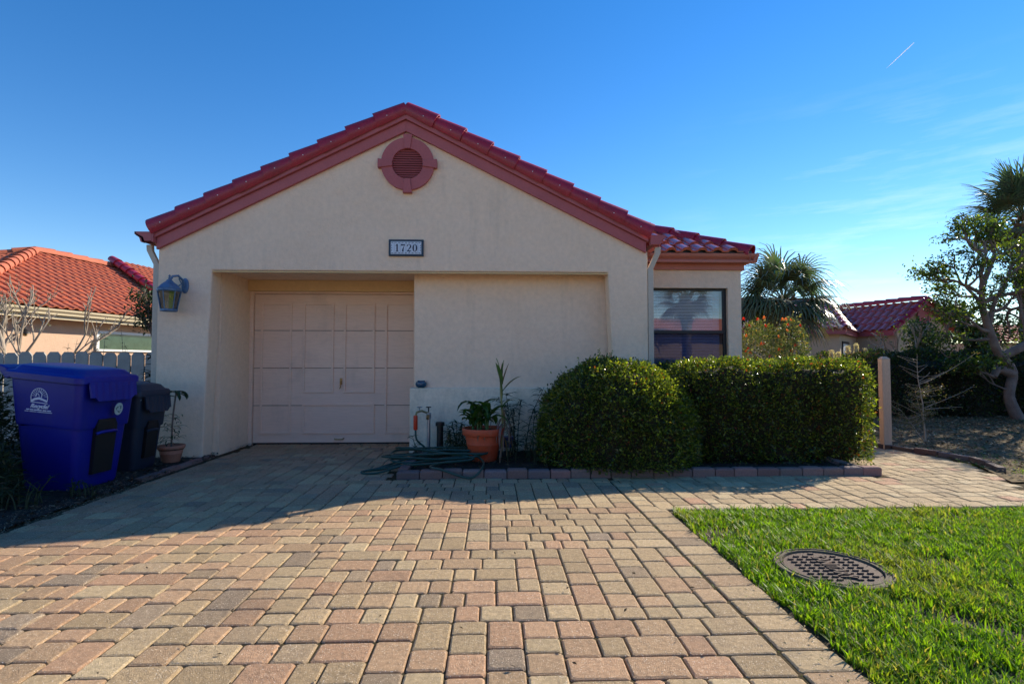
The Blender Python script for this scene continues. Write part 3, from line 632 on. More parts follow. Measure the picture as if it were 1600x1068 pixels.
# ------------------------------------------------------------------ wheeled bins
def rrect(cx, cy, hx, hy, z, r=.05, n=4, zf=None):
    p = []
    for sx, sy, a0 in ((1, 1, 0), (-1, 1, 90), (-1, -1, 180), (1, -1, 270)):
        for k in range(n+1):
            a = math.radians(a0+90*k/n); x = cx+sx*(hx-r)+r*math.cos(a); y = cy+sy*(hy-r)+r*math.sin(a); p.append((x, y, z if zf is None else z+zf(x, y)))
    return p
def wheeled_bin(name, label, loc, rz, m, w_, d_, h, lidm):
    """front of the cart faces local +x; w_ = width (y), d_ = depth (x)"""
    B = thing(name, label, 'rubbish bin', loc); B.rotation_euler[2] = rz
    I = Matrix.Identity(4)
    def fin(mb, nm, mt, par=B, **k):
        o = mb.build(nm, mt, None, **k); o.parent = par; return o
    slope = lambda x, y: -(x+d_/2)*.10
    b = MB(); R = []
    for z, fx, fy in ((.0, .68, .70), (.03, .71, .73), (h*.50, .83, .855), (h*.52, .86, .88), (h*.54, .875, .895), (h*.86, .95, .965), (h*.865, .975, .985)):
        R.append(rrect(-.02*(1-z/h), 0, d_/2*fx, w_/2*fy, z, .055, zf=(slope if z > h*.5 else None)))
    R.append(rrect(0, 0, d_/2*.98, w_/2*.99, h*.90, .055, zf=slope)); b.loft(R, caps=True)
    body = fin(b, 'body', m, smooth=True)
    b = MB()                                       # recessed front pocket with grab bar, and moulded corner ribs
    b.prism([(d_*.335, -w_*.16, .12), (d_*.335, w_*.16, .12), (d_*.40, w_*.17, h*.48), (d_*.40, w_*.13, h*.53), (d_*.40, -w_*.13, h*.53), (d_*.40, -w_*.17, h*.48)], (.036, 0, .0)); fin(b, 'front_recess', BLACKP, body)
    b = MB(); b.tube([(d_*.44, -w_*.17, h*.42), (d_*.465, -w_*.1, h*.43), (d_*.465, w_*.1, h*.43), (d_*.44, w_*.17, h*.42)], .014, 8); fin(b, 'grab_bar', m, body, smooth=True)
    l = MB(); top = h*.905                          # lid: rim, raised crown, rear curl and handle
    lr = [rrect(-.01, 0, d_/2*1.035, w_/2*1.05, top-.035, .06, zf=slope), rrect(-.01, 0, d_/2*1.04, w_/2*1.055, top+.012, .06, zf=slope), rrect(-.01, 0, d_/2*1.0, w_/2*1.01, top+.03, .06, zf=slope),
          rrect(-.01, 0, d_/2*.93, w_/2*.93, top+.034, .07, zf=slope), rrect(-.02, 0, d_/2*.86, w_/2*.85, top+.075, .09, zf=slope), rrect(-.04, 0, d_/2*.70, w_/2*.66, top+.088, .09, zf=slope)]
    l.loft(lr); lid = fin(l, 'lid', lidm, smooth=True)
    l = MB(); l.loft([[(-d_/2*1.0, y, top-.01+.045), (-d_/2*1.10, y, top+.055), (-d_/2*1.24, y, top+.075), (-d_/2*1.27, y, top+.055), (-d_/2*1.22, y, top+.01), (-d_/2*1.08, y, top-.05), (-d_/2*.98, y, top-.06)] for y in (-w_/2*.96, w_/2*.96)])
    fin(l, 'rear_handle', lidm, lid, bevel=.012)
    l = MB(); ys = np.linspace(-w_*.39, w_*.39, 15)   # hanging front flap, fluted
    xf = d_/2*1.03
    rows = []
    for i, y in enumerate(ys):
        o = .004*(i % 2); q = 1 if 1 < i < 13 else .85
        rows.append([(xf+.012+o, y, top-.095), (xf+.028+o, y*.98, top-.235*q-.03), (xf+.012, y*.98, top-.235*q-.03), (xf-.004, y, top-.095)])
    l.loft(rows); fin(l, 'lid_flap', lidm, lid)
    for sy in (-1, 1):
        wh = MB(); MM = Matrix.Translation((-d_/2*.82, sy*w_*.29, .125)) @ Matrix.Rotation(PI/2, 4, 'X'); wh.lathe([(.08, -.025), (.12, -.025), (.127, -.01), (.127, .01), (.12, .025), (.08, .025)], n=24, M=MM); fin(wh, 'wheel', BLACKP, smooth=True)
    ax = MB(); ax.tube([(-d_/2*.82, -w_*.29, .125), (-d_/2*.82, w_*.29, .125)], .012, 8); fin(ax, 'axle', STEELM)
    return B, body
B1, body1 = wheeled_bin('recycling_bin', 'bright blue wheeled recycling bin with a closed lid and white printing', (-3.89, 5.185, .01), math.radians(-6), BLUEP, .68, .70, 1.16, BLUEP)
B2, body2 = wheeled_bin('rubbish_bin', 'smaller slate grey wheeled bin behind the bright blue one', (-3.93, 5.98, .01), math.radians(-4), GREYP, .50, .60, .96, GREYP)
# printing on the side that faces the drive (local -y side; the wall leans, follow it)
def side_frame(x, z): return Matrix.Translation((x, -.345+.0, z)) @ Matrix.Rotation(math.radians(90-3.5), 4, 'X')
M = Matrix.Translation((-.045, -.3225, .83)) @ Matrix.Rotation(math.radians(93.9), 4, 'X') @ Matrix.Rotation(math.radians(-5), 4, 'Z')
em = MB(); n = 20
em.ribbon([(.078*math.cos(a), -.005+.085*math.sin(a)) for a in [PI*(-.12)+PI*1.24*k/n for k in range(n+1)]], .005, M, .003)
for k in range(11):
    a = PI*(k+.5)/11; em.ribbon([(.042*math.cos(a), .045*math.sin(a)+.005), (.070*math.cos(a), .076*math.sin(a))], .0035, M, .003)
em.ribbon([(-.075, -.04), (-.04, -.018), (0, -.008), (.04, -.02), (.075, -.032)], [.018, .02, .022, .016, .016], M, .003)
em.ribbon([(-.078, -.045), (.078, -.05)], .006, M, .003)
em.ribbon([(-.035, .005), (-.022, .035), (-.01, .03), (0, .01)], [.01, .008, .006, .004], M, .003); em.ribbon([(.02, .0), (.025, .03), (.005, .05), (-.012, .045)], [.006, .008, .008, .004], M, .003)
for a, b, t in ((-.115, -.09, -.0), (-.083, -.05, 0), (-.043, .028, 0), (.038, .072, 0), (.08, .115, 0)): em.ribbon([(a, -.113), (b, -.113)], .009, M, .003)
for a, b in ((-.13, -.095), (-.085, -.02), (-.012, .125)): em.ribbon([(a, -.129), (b, -.129)], .005, M, .003)
e = em.build('printed_emblem', PRINT); e.parent = body1
def child_text(nm, body_, size, MM, mt, par, **k):
    o = text(nm, body_, size, MM, mt, par, **k); o.matrix_parent_inverse = Matrix.Identity(4); return o
child_text('printed_word', 'Recycle!', .05, M @ Matrix.Translation((.002, -.08, 0)), PRINT, body1, shear=.45, ext=.003, bold=.0012)
M = frame((.372, .055, .70), (0, 1, 0), (.14, 0, 1)); st = MB(); st.lathe([(.05, 0), (.05, .0025)], n=24, M=M @ Matrix.Diagonal((.95, 1.15, 1, 1))); 
s_ = st.build('round_sticker', mat('pale green sticker', (.42, .50, .48), rough=.5, fine=.1), None); s_.parent = body1
st = MB(); M2 = M @ Matrix.Translation((0, 0, .003))
for a in (0, 2.1, 4.2): st.ribbon([(.02*math.cos(a), .024*math.sin(a)), (.032*math.cos(a+.9), .036*math.sin(a+.9)), (.022*math.cos(a+1.7), .026*math.sin(a+1.7))], [.012, .010, .003], M2, .001)
s_ = st.build('sticker_mark', mat('green ink', (.03, .10, .09), rough=.5, fine=.0), None); s_.parent = body1
M = frame((.275, -.20, .735), (0, 1, 0), (.14, 0, 1)); st = MB()
for a, b in ((0, .02), (.03, .045), (.055, .09)): st.ribbon([(a, 0), ((a+b)/2, .015), (b, 0)], .006, M, .002)
s_ = st.build('printed_marks', PRINT, None); s_.parent = body2

# ------------------------------------------------------------------ pots, tap, hose
def pot(name, label, loc, r, h, m, rim=.05):
    P = thing(name, label, 'plant pot', loc); mb = MB()
    mb.lathe([(r*.62, 0), (r*.66, .008), (r*.80, h*.5), (r*.815, h*.51), (r*.815, h*.54), (r*.81, h*.55), (r*.88, h-rim-.012), (r*.97, h-rim-.008), (r*1.0, h-rim), (r*1.02, h-.01), (r*1.0, h), (r*.93, h), (r*.90, h-.035), (r*.86, h-.04)], loc, 40, caps=True)
    mb.build('pot_shell', m, P, smooth=True)
    s = MB(); s.lathe([(r*.90, h-.05), (r*.90, h-.037), (.01, h-.03)], loc, 20); s.build('soil', SOILM, P); return P
pot('terracotta_pot', 'large orange terracotta pot in front of the low wall', (-.105, 6.10, .05), .235, .36, TERRA, .07)
pot('terracotta_pot', 'small pale terracotta pot behind the grey bin by the left pier', (-3.66, 6.30, .015), .14, .19, TERRAP, .03)
mb = MB(); mb.lathe([(.035, 0), (.062, .018), (.072, .045), (.066, .07), (.045, .085), (.05, .092), (.04, .09), (.03, .08)], (-.905, 6.845, .822), 24)
tag(mb.build('glazed_bowl', GLAZEB, smooth=True), 'small round dark blue glazed bowl on the end of the low wall ledge', 'bowl')
F = thing('garden_tap', 'metal garden tap standpipe with two valves by the low wall', 'tap', (-.78, 6.62, .04))
mb = MB(); mb.tube([(-.78, 6.62, .03), (-.78, 6.62, .46)], .022, 10); mb.tube([(-.78, 6.62, .46), (-.78, 6.62, .53)], .03, 10); mb.build('standpipe', STEELM, F, smooth=True)
mb = MB(); mb.tube([(-.78, 6.62, .49), (-.78, 6.53, .50), (-.78, 6.50, .47)], .018, 8); mb.tube([(-.78, 6.62, .52), (-.86, 6.60, .555), (-.92, 6.57, .54), (-.93, 6.56, .50)], .013, 8); mb.build('spout', BRASSM, F, smooth=True)
for x, z in ((-.78, .60), (-.89, .60)):
    mb = MB(); mb.tube([(x, 6.60, z-.06), (x, 6.60, z)], .008, 6)
    for k in range(3): a = PI*k/3; mb.tube([(x-.032*math.cos(a), 6.60-.032*math.sin(a), z), (x+.032*math.cos(a), 6.60+.032*math.sin(a), z)], .006, 6)
    mb.build('valve_wheel', BLACKP if x > -.8 else STEELM, F)
mb = MB(); mb.lathe([(.022, 0), (.026, .01), (.026, .16), (.022, .175)], (-.93, 6.55, .33), 10); tag(mb.build('hose_connector', ORANGEP, smooth=True), 'orange red hose grip hanging from the garden tap', 'hose fitting')
mb = MB(); mb.lathe([(.040, 0), (.040, .34), (.055, .345), (.055, .385), (.045, .39)], (-.64, 6.60, .03), 16); tag(mb.build('drain_pipe', BLACKP, smooth=True), 'short black capped pipe standing next to the garden tap', 'pipe')
def catmull(P, n=8):
    P = [Vector(p) for p in P]; P = [P[0]]+P+[P[-1]]; out = []
    for i in range(1, len(P)-2):
        for k in range(n):
            t = k/n; a, b, c, d = P[i-1:i+3]; out.append(.5*((2*b)+(c-a)*t+(2*a-5*b+4*c-d)*t*t+(3*b-a-3*c+d)*t**3))
    return out+[P[-2]]
hp = [(-.93, 6.55, .33), (-.91, 6.52, .22), (-.82, 6.50, .14), (-.75, 6.5, .09)]
cx, cy = -.62, 6.0
for k in range(30):
    a = k*PI/4+.3; rr = .30+.10*math.sin(k*1.7)+.04*math.sin(k*.6); hp.append((cx+.07*math.sin(k*.9)+rr*1.25*math.cos(a), cy+.05*math.cos(k*1.1)+rr*.85*math.sin(a), .075+.004*k+.012*math.sin(k*2.1)))
hp += [(-.2, 5.75, .13), (-.5, 5.62, .11), (-.8, 5.62, .09), (-.95, 5.75, .06), (-1.15, 5.78, .02), (-1.3, 5.72, .018), (-1.22, 5.82, .02), (-.95, 5.95, .09), (-.6, 6.08, .16), (-.25, 6.0, .17)]
mb = MB(); mb.tube(catmull(hp, 7), .0115, 7); 
hp2 = [(-.35, 5.9, .10), (-.62, 5.50, .10), (-.5, 5.36, .088), (-.22, 5.30, .02), (-.1, 5.42, .10), (-.12, 5.75, .12), (-.3, 6.05, .14), (-.7, 6.1, .15), (-1.0, 5.9, .05), (-1.35, 5.66, .015), (-1.18, 5.60, .014), (-.85, 5.72, .09), (-.55, 5.8, .1)]
mb.tube(catmull(hp2, 8), .0115, 7)
tag(mb.build('garden_hose', HOSEM, smooth=True), 'tangled dark green garden hose coiled at the end of the brick kerb', 'hose')

# ------------------------------------------------------------------ hedges
def sdf_box(P, c, h, r): q = np.abs(P-c)-(np.array(h)-r); return np.linalg.norm(np.maximum(q, 0), axis=1)+np.minimum(q.max(1), 0)-r
def wob(P, s=3., a=.03): return a*(np.sin(P[:, 0]*s*2.1+P[:, 2]*s)+np.sin(P[:, 1]*s*1.7-P[:, 2]*s*1.3+1)+np.sin((P[:, 0]-P[:, 1])*s*3.3+2))/1.5
def hedge(name, label, f, lo, hi, n, size, cols, wts, depth=.12, core=.10, mt=LEAF, grp=None, asp=.5, cat='hedge', corem=None, jit=.3, shoots=0):
    lo, hi = np.array(lo), np.array(hi); got = []; tot = 0
    while tot < n:
        P = RNG.uniform(lo, hi, (n*3, 3)); d = f(P); k = (d < RNG.exponential(.012, len(d))) & (np.sin(P[:, 0]*11+np.sin(P[:, 2]*7)*1.5)*np.sin(P[:, 1]*9+P[:, 2]*10+1) < RNG.uniform(.1, 1.6, len(d))) & (d > -depth*RNG.uniform(0, 1, len(d))**1.6); got.append(P[k]); tot += k.sum()
    P = np.concatenate(got)[:n]; e = .01
    G = unit(np.stack([f(P+np.eye(3)[i]*e)-f(P-np.eye(3)[i]*e) for i in range(3)], 1))
    D = unit(G*.9+rand_dirs(n)*.9+np.array([0, 0, .25])); N = unit(G*.6+rand_dirs(n)*.9)
    L = size*RNG.uniform(.6, 1.3, n); V, F, c = leaves(P, D, N, L, L*asp, cmix(n, cols, wts, jit), .1)
    T = thing(name, label, cat, tuple((lo+hi)/2*np.array([1, 1, 0])), grp)
    if shoots:                                     # stray new shoots and a few bare twigs poking out of the clipped face
        k = RNG.choice(n, shoots); S0 = P[k]; SD = unit(G[k]*.6+rand_dirs(shoots)*.45+np.array([0, 0, .6])); SL = RNG.uniform(.03, .085, shoots)
        m = 8; tt = np.tile(np.linspace(.1, 1, m), shoots); P2 = np.repeat(S0, m, 0)+np.repeat(SD*SL[:, None], m, 0)*tt[:, None]
        D2 = np.repeat(SD, m, 0)*.6+rand_dirs(shoots*m); L2 = size*RNG.uniform(.5, 1.0, shoots*m)
        V2, F2, c2 = leaves(P2, D2, rand_dirs(shoots*m), L2, L2*asp, cmix(shoots*m, [cols[2], cols[0], (.18, .20, .04)], [3, 2, 2], .25), .1)
        F = np.concatenate([F, F2+len(V)]); V = np.concatenate([V, V2]); c = np.concatenate([c, c2])
    npmesh('foliage', V, F, mt, T, c)
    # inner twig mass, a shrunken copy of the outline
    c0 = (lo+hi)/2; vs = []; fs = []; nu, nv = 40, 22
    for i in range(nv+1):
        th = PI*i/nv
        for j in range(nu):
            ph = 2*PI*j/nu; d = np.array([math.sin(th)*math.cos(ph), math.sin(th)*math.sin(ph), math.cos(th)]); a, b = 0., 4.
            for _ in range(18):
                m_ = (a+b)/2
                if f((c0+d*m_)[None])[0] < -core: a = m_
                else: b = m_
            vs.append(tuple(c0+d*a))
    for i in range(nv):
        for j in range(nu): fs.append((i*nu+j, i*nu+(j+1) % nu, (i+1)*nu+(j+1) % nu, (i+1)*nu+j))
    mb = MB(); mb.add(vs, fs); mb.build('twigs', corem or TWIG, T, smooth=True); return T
GC = [(.055, .09, .018), (.032, .052, .014), (.16, .20, .028), (.15, .13, .04), (.20, .05, .02)]
def f_dome(P):
    q = np.abs((P-np.array([1.39, 5.99, 0]))/np.array([.83, .74, 1])); z = np.maximum(P[:, 2]-.38, 0)/.79+np.maximum(.12-P[:, 2], 0)*3
    return ((q[:, 0]**2.3+q[:, 1]**2.3+z**2.1)**(1/2.2)-1)*.75+wob(P, 3, .022)+wob(P, 9., .009)
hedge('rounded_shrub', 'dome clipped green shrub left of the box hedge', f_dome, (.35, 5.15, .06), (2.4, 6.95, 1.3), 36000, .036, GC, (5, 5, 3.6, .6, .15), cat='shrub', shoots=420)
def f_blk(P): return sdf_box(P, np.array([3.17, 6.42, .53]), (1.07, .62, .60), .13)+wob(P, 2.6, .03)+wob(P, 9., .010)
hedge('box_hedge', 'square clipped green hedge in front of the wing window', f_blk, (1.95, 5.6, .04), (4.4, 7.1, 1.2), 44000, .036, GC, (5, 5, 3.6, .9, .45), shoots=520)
def f_far(P): return sdf_box(P, np.array([11.3, 11.9, .55]), (3.5, 1.1, .80), .3)+wob(P, 1.4, .06)
hedge('far_hedge', 'long dark bushy hedge behind the side bed', f_far, (6.8, 10.5, .03), (14.5, 13.2, 1.55), 38000, .065, [(.018, .035, .014), (.03, .045, .015), (.05, .03, .03), (.06, .1, .02)], (5, 3, 2, .8), depth=.25, core=.2)

# ------------------------------------------------------------------ lawn
def blades(name, label, region, dens_fn, n_try, box, hmin, hmax, cols, wts, wd=.0045, holes=None):
    x0, y0, x1, y1 = box; X = RNG.uniform(x0, x1, n_try); Y = RNG.uniform(y0, y1, n_try)
    keep = region(X, Y) & (RNG.uniform(0, 1, n_try) < dens_fn(X, Y)); X, Y = X[keep], Y[keep]; n = len(X)
    clump = .5+.5*np.sin(X*17+np.sin(Y*11)*2)*np.sin(Y*19+np.sin(X*13)*2)
    h = RNG.uniform(hmin, hmax, n)*(.65+.5*clump); a = RNG.uniform(0, 2*PI, n); lean = RNG.uniform(.15, 1.1, n)*h
    dx, dy = np.cos(a)*lean, np.sin(a)*lean; ph = a+PI/2+RNG.uniform(-.5, .5, n); w2 = wd*RNG.uniform(.6, 1.25, n)/2; wx, wy = np.cos(ph)*w2, np.sin(ph)*w2
    z0 = np.full(n, -.02); B = np.stack([X, Y, z0], 1); Wv = np.stack([wx, wy, 0*wx], 1); Md = B+np.stack([dx*.35, dy*.35, h*.6], 1); Tp = B+np.stack([dx, dy, h], 1)
    V = np.stack([B-Wv, B+Wv, Md+Wv*.95, Md-Wv*.95, Tp], 1).reshape(-1, 3); i = np.arange(n)[:, None]*5
    F = np.concatenate([i+np.array([[0, 1, 2]]), i+np.array([[0, 2, 3]]), i+np.array([[3, 2, 4]])])
    c = cmix(n, cols, wts, .3); patch = np.sin(X*3.1+1)*np.sin(Y*2.7)+RNG.normal(0, .5, n); dry = (patch > .62)[:, None]; c = np.where(dry, c*.55+np.array([.14, .12, .04]), c)
    return tag(npmesh(name, V, F, GRASSM, None, np.repeat(c, 5, 0)), label, 'grass', None, 'stuff')
MHX, MHY, MHR = 1.875, 2.955, .292
GCOL = [(.12, .22, .014), (.19, .30, .020), (.07, .14, .014), (.32, .27, .12)]
def lawn_reg(X, Y):
    d = np.hypot(X-MHX, Y-MHY); edge = 1.392+.014*np.sin(Y*23)+.012*np.sin(Y*51)-.03*np.maximum(0, np.sin(Y*7+1))
    return (X > edge) & (Y < 4.165-(X-1.37)*.033+.012*np.sin(X*31)) & (d > MHR-.02+.05*((Y < MHY)*1.)*0+.012*np.sin(np.arctan2(Y-MHY, X-MHX)*9))
def lawn_d(X, Y):
    d = np.hypot(X-MHX, Y-MHY); bare = np.clip((np.hypot(X-1.62, Y-3.3)/.12), .25, 1)*np.clip(np.hypot(X-2.22, Y-2.95)/.10, .3, 1)
    vis = np.where((Y > 1.6) & (X < Y*1.12+.4), 1., .22); th = np.sin(X*4.3+np.sin(Y*3.1)*2)*np.sin(Y*5.2+np.sin(X*2.7)*2); return vis*bare*np.clip(.88-1.3*np.clip(th-.30, 0, 1), .08, 1)
blades('lawn_grass', 'bright green coarse lawn grass around the round iron cover', lawn_reg, lawn_d, 330000, (1.37, .6, 7.5, 4.2), .030, .074, GCOL, (5, 4, 3, .9), .0075)
blades('grass_patch', 'green grass patch beyond the curved paver path', lambda X, Y: (Y > 4.98+.1*np.sin(X*3)) & (X > 5.35) , lambda X, Y: np.clip(1-(Y-5.2)/1.0, .08, 1)*.8, 34000, (5.3, 4.9, 10, 6.6), .02, .05, GCOL, (4, 4, 3, 1.5), .007)

# ------------------------------------------------------------------ manhole
Mh = thing('manhole_cover', 'round cast iron sanitary manhole cover set in the lawn', 'manhole cover', (MHX, MHY, 0))
mb = MB(); mb.lathe([(MHR, -.03), (MHR, .018), (MHR-.006, .022), (MHR-.014, .021), (MHR-.016, .017), (MHR-.034, .017), (MHR-.038, .021), (MHR-.044, .021), (MHR-.046, .004), (MHR-.05, .004), (MHR-.05, -.03)], (MHX, MHY, .0), 64, caps=False); mb.build('cover_ring', IRONR, Mh, smooth=True)
mb = MB(); mb.lathe([(MHR-.05, -.02), (MHR-.05, .008), (MHR-.054, .011)], (MHX, MHY, .0), 64); mb.build('cover_lid', IRON, Mh)
ang = math.radians(-2); ca, sa = math.cos(ang), math.sin(ang); st = MB()
for i in range(-4, 5):
    for j in range(-6, 7):
        x, y = i*.0535, j*.042; 
        if math.hypot(x, y) > MHR-.078 or (abs(x) < .05 and abs(y) < .20) : continue
        st.box((-.0145, -.008, 0), (.0145, .008, .010), Matrix.Translation((MHX, MHY, .010)) @ Matrix.Rotation(ang, 4, 'Z') @ Matrix.Translation((x, y, 0)))
st.build('raised_stud', IRON, Mh, bevel=.002)
text('raised_lettering', 'SANITARY', .112, Matrix.Translation((MHX+.002, MHY, .0145)) @ Matrix.Rotation(-PI/2+ang, 4, 'Z'), IRON, Mh, ext=.007, bold=.0014, sx=.62)

# ------------------------------------------------------------------ plants
def strap(mb, p, d, L, wd, droop=.5, n=6, tw=0., fold=.25, col=None):
    """a long arching strap leaf"""
    p = Vector(p); d = Vector(d).normalized(); pts = [p]; v = d.copy()
    for k in range(n): v = (v+Vector((0, 0, -droop/n*(.6+k*.25)))).normalized(); pts.append(pts[-1]+v*L/n)
    side = d.cross(Vector((0, 0, 1))); side = side.normalized() if side.length > .05 else Vector((math.cos(tw), math.sin(tw), 0))
    rings = []; 
    for k, q in enumerate(pts):
        f = math.sin(PI*min(1, (k/n)*.85+.12))**.8 if k < n else .02; t = (pts[min(k+1, n)]-pts[max(k-1, 0)]).normalized(); nn = side.cross(t)
        rings.append([q-side*wd/2*f+nn*wd*fold*f, q, q+side*wd/2*f+nn*wd*fold*f])
    if col: mb.cur = col
    vs = [a for r in rings for a in r]; fs = []
    for k in range(n): fs += [(3*k, 3*k+1, 3*k+4, 3*k+3), (3*k+1, 3*k+2, 3*k+5, 3*k+4)]
    mb.add(vs, fs)
def gr(a=.05, b=.11, c=.02, j=.3): k = U(1-j, 1+j); return (a*k, b*k, c*k)
# canna in the big pot
px, py, pz = -.105, 6.10, .38
T = thing('potted_canna', 'broad leaved green plant growing from the large orange pot', 'plant', (px, py, pz))
mb = MB(); mb.cur = (1, 1, 1); stm = MB()
for i in range(9):
    bx, by = px+U(-.16, .1), py+U(-.1, .1); hh = U(.12, .28); stm.tube([(bx, by, pz-.04), (bx+U(-.02, .02), by, pz+hh)], [.012, .008], 6)
    for k in range(4):
        a = U(0, 2*PI); strap(mb, (bx, by, pz+hh*U(.1, 1)), (math.cos(a)*.8, math.sin(a)*.8, U(.9, 1.8)), U(.20, .38), U(.06, .095), U(.8, 2.4), col=gr(.035, .085, .02))
for i in range(26):
    a = U(0, 2*PI); r_ = U(.05, .17); strap(mb, (px+r_*math.cos(a), py+r_*math.sin(a), pz-.02), (math.cos(a), math.sin(a), U(.2, 1.3)), U(.1, .22), .014, 1.6, col=(.20*U(.6, 1.1), .12, .06))
mb.build('leaves', LEAF, T); stm.build('stems', mat('green stem', (.08, .14, .04), rough=.5), T, smooth=True)
T = thing('tall_withered_canna', 'tall half withered stalk with dangling dry leaves at the right of the orange pot', 'plant', (.12, 6.08, .1))
mb = MB(); mb.cur = (1, 1, 1); stm = MB(); sp = catmull([(.10, 6.08, .15), (.11, 6.08, .5), (.09, 6.07, .85), (.10, 6.07, 1.02)], 5); stm.tube(sp, .011, 7)
stm.tube([(.10, 6.07, 1.0), (.06, 6.07, 1.14), (.04, 6.07, 1.19)], .005, 5); stm.tube([(.10, 6.07, 1.0), (.125, 6.07, 1.17)], .004, 5)
for (z, dx, dz, L_, wd, dr, cc) in ((.90, -.25, 1, .26, .07, .2, gr(.06, .14, .03)), (.80, .7, 1, .30, .05, .6, (.12, .13, .06)), (.86, .35, 1.4, .30, .045, .3, (.17, .12, .07)), (.74, -.1, 1, .3, .05, .2, gr(.1, .15, .04)), (.62, .5, 1, .22, .04, 1.2, gr()), (.95, .1, 2, .2, .03, .1, gr())):
    strap(mb, (.10, 6.07, z), (dx, U(-.3, .1), dz), L_, wd, dr, col=cc)
for i in range(26):
    a = U(0, 2*PI); z = U(.2, .62); strap(mb, (.12+.02*math.cos(a), 6.07+.02*math.sin(a), z), (math.cos(a)*.6, math.sin(a)*.6-.2, U(-.6, .2)), U(.12, .34), U(.012, .03), 3.2, col=(.24*U(.6, 1.2), .17*U(.7, 1.1), .12))
mb.build('leaves', LEAFD, T); stm.build('stalk', mat('yellow green stalk', (.22, .22, .08), rough=.5), T, smooth=True)
DSTEM = mat('dark green stem', (.03, .045, .02), rough=.7)
def weed(name, label, x, y, z, h, nst, spread, leafL, leafW, col, step=.035, cat='plant', mt=LEAFD, stemc=None, grp=None, up=.5, whorl=5, lean=.25):
    T = thing(name, label, cat, (x, y, z), grp); mb = MB(); mb.cur = (1, 1, 1); sm = MB()
    for i in range(nst):
        bx, by = x+U(-spread, spread), y+U(-spread, spread)*.6; hh = h*U(.6, 1) if i else h; lx, ly = U(-lean, lean)*hh, U(-lean, lean)*hh*.6
        pts = catmull([(bx, by, z-.03), (bx+lx*.3, by+ly*.3, z+hh*.5), (bx+lx, by+ly, z+hh)], 6); sm.tube(pts, [.007*(1-.7*k/len(pts)) for k in range(len(pts))], 5)
        t = .25
        while t < 1.0:
            p = pts[min(len(pts)-1, int(t*(len(pts)-1)))]
            for k in range(whorl if t > .9 else max(2, whorl//2)):
                a = U(0, 2*PI); k_ = U(.7, 1.3); strap(mb, p, (math.cos(a), math.sin(a), U(0, 1)*up*2), leafL*U(.7, 1.2), leafW, 1., 3, col=tuple(v*k_ for v in col))
            t += step/hh*U(.7, 1.3)
    mb.build('leaves', mt, T); sm.build('stems', stemc or DSTEM, T, smooth=True); return T
DK = (.022, .042, .018)

weed('narrow_leaf_plant', 'small spiky leaved sprig at the left end of the low wall', -.92, 6.45, .03, .24, 2, .03, .11, .014, DK)
weed('narrow_leaf_plant', 'dark spiky clump between the tap and the orange pot', -.42, 6.55, .05, .38, 12, .14, .13, .015, DK)
weed('narrow_leaf_plant', 'short grassy clump at the left edge of the orange pot', -.44, 6.20, .05, .28, 9, .09, .14, .013, (.03, .06, .02))
weed('narrow_leaf_plant', 'feathery leaved dark plant between the tall stalk and the dome shrub', .40, 6.5, .05, .80, 9, .20, .14, .016, DK, .04, lean=.35)
weed('narrow_leaf_plant', 'low dark weedy clump at the foot of the dome shrub', .34, 5.95, .05, .30, 9, .24, .10, .014, (.03, .06, .02))
mb = MB(); mb.lathe([(.08, 0), (.11, .12), (.12, .16), (.11, .16)], (.62, 6.08, .04), 24); tag(mb.build('terracotta_pot', TERRA, smooth=True), 'dim terracotta pot half hidden in weeds beside the dome shrub', 'plant pot')
mb = MB(); mb.lathe([(.05, 0), (.07, .09), (.075, .12), (.065, .12)], (.17, 6.3, .16), 20); tag(mb.build('blue_pot', mat('dull blue plastic', (.03, .06, .18), rough=.5), smooth=True), 'small dull blue pot behind the tall withered stalk', 'plant pot')
mb = MB(); pass; 
# dracaena in the small pot
T = thing('potted_dracaena', 'leggy plant with drooping dark leaves in the pale pot', 'plant', (-3.66, 6.30, .17)); mb = MB(); mb.cur = (1, 1, 1); sm = MB()
sm.tube(catmull([(-3.66, 6.30, .15), (-3.645, 6.29, .5), (-3.60, 6.27, .82)], 5), .009, 6)
for k in range(9):
    a = k*.9; strap(mb, (-3.60, 6.27, U(.74, .82)), (math.cos(a), math.sin(a), U(.1, .7)), U(.13, .22), .042, 1.8, col=gr(.028, .055, .02))
for k in range(60):
    a = U(0, 2*PI); strap(mb, (-3.66+U(-.09, .09), 6.3+U(-.06, .06), U(.2, .55)), (math.cos(a), math.sin(a), U(0, .8)), U(.08, .15), .013, 1.2, 3, col=gr(.025, .05, .018))
mb.build('leaves', LEAFD, T); sm.build('stem', BARK, T, smooth=True)
# left dark bed
weed('tall_bed_plant', 'dark bushy plant between the two bins and the fence by the left pier', -4.28, 7.15, .02, 1.25, 9, .16, .16, .030, (.012, .022, .010), .05)
def ell(c, r): return lambda P: (np.linalg.norm((P-np.array(c))/np.array(r), axis=1)-1)*min(r)+wob(P, 4., .05)
DKL = [(.012, .026, .010), (.022, .042, .015), (.035, .05, .02), (.06, .055, .03)]
hedge('dark_shrub', 'dark narrow leaved shrub at the left edge against the blue bin', ell((-4.82, 5.0, .45), (.42, .5, .62)), (-5.4, 4.3, .03), (-4.2, 5.7, 1.15), 5200, .075, DKL, (4, 4, 2, .5), depth=.3, core=.22, mt=LEAFD, cat='shrub', asp=.2)
hedge('dark_shrub', 'low dark shrub in front of the blue bin at the photo edge', ell((-4.3, 4.42, .12), (.42, .30, .38)), (-4.9, 4.0, .03), (-3.7, 4.9, .62), 3200, .075, DKL, (4, 4, 2, 1), depth=.25, core=.16, mt=LEAFD, cat='shrub', asp=.2)
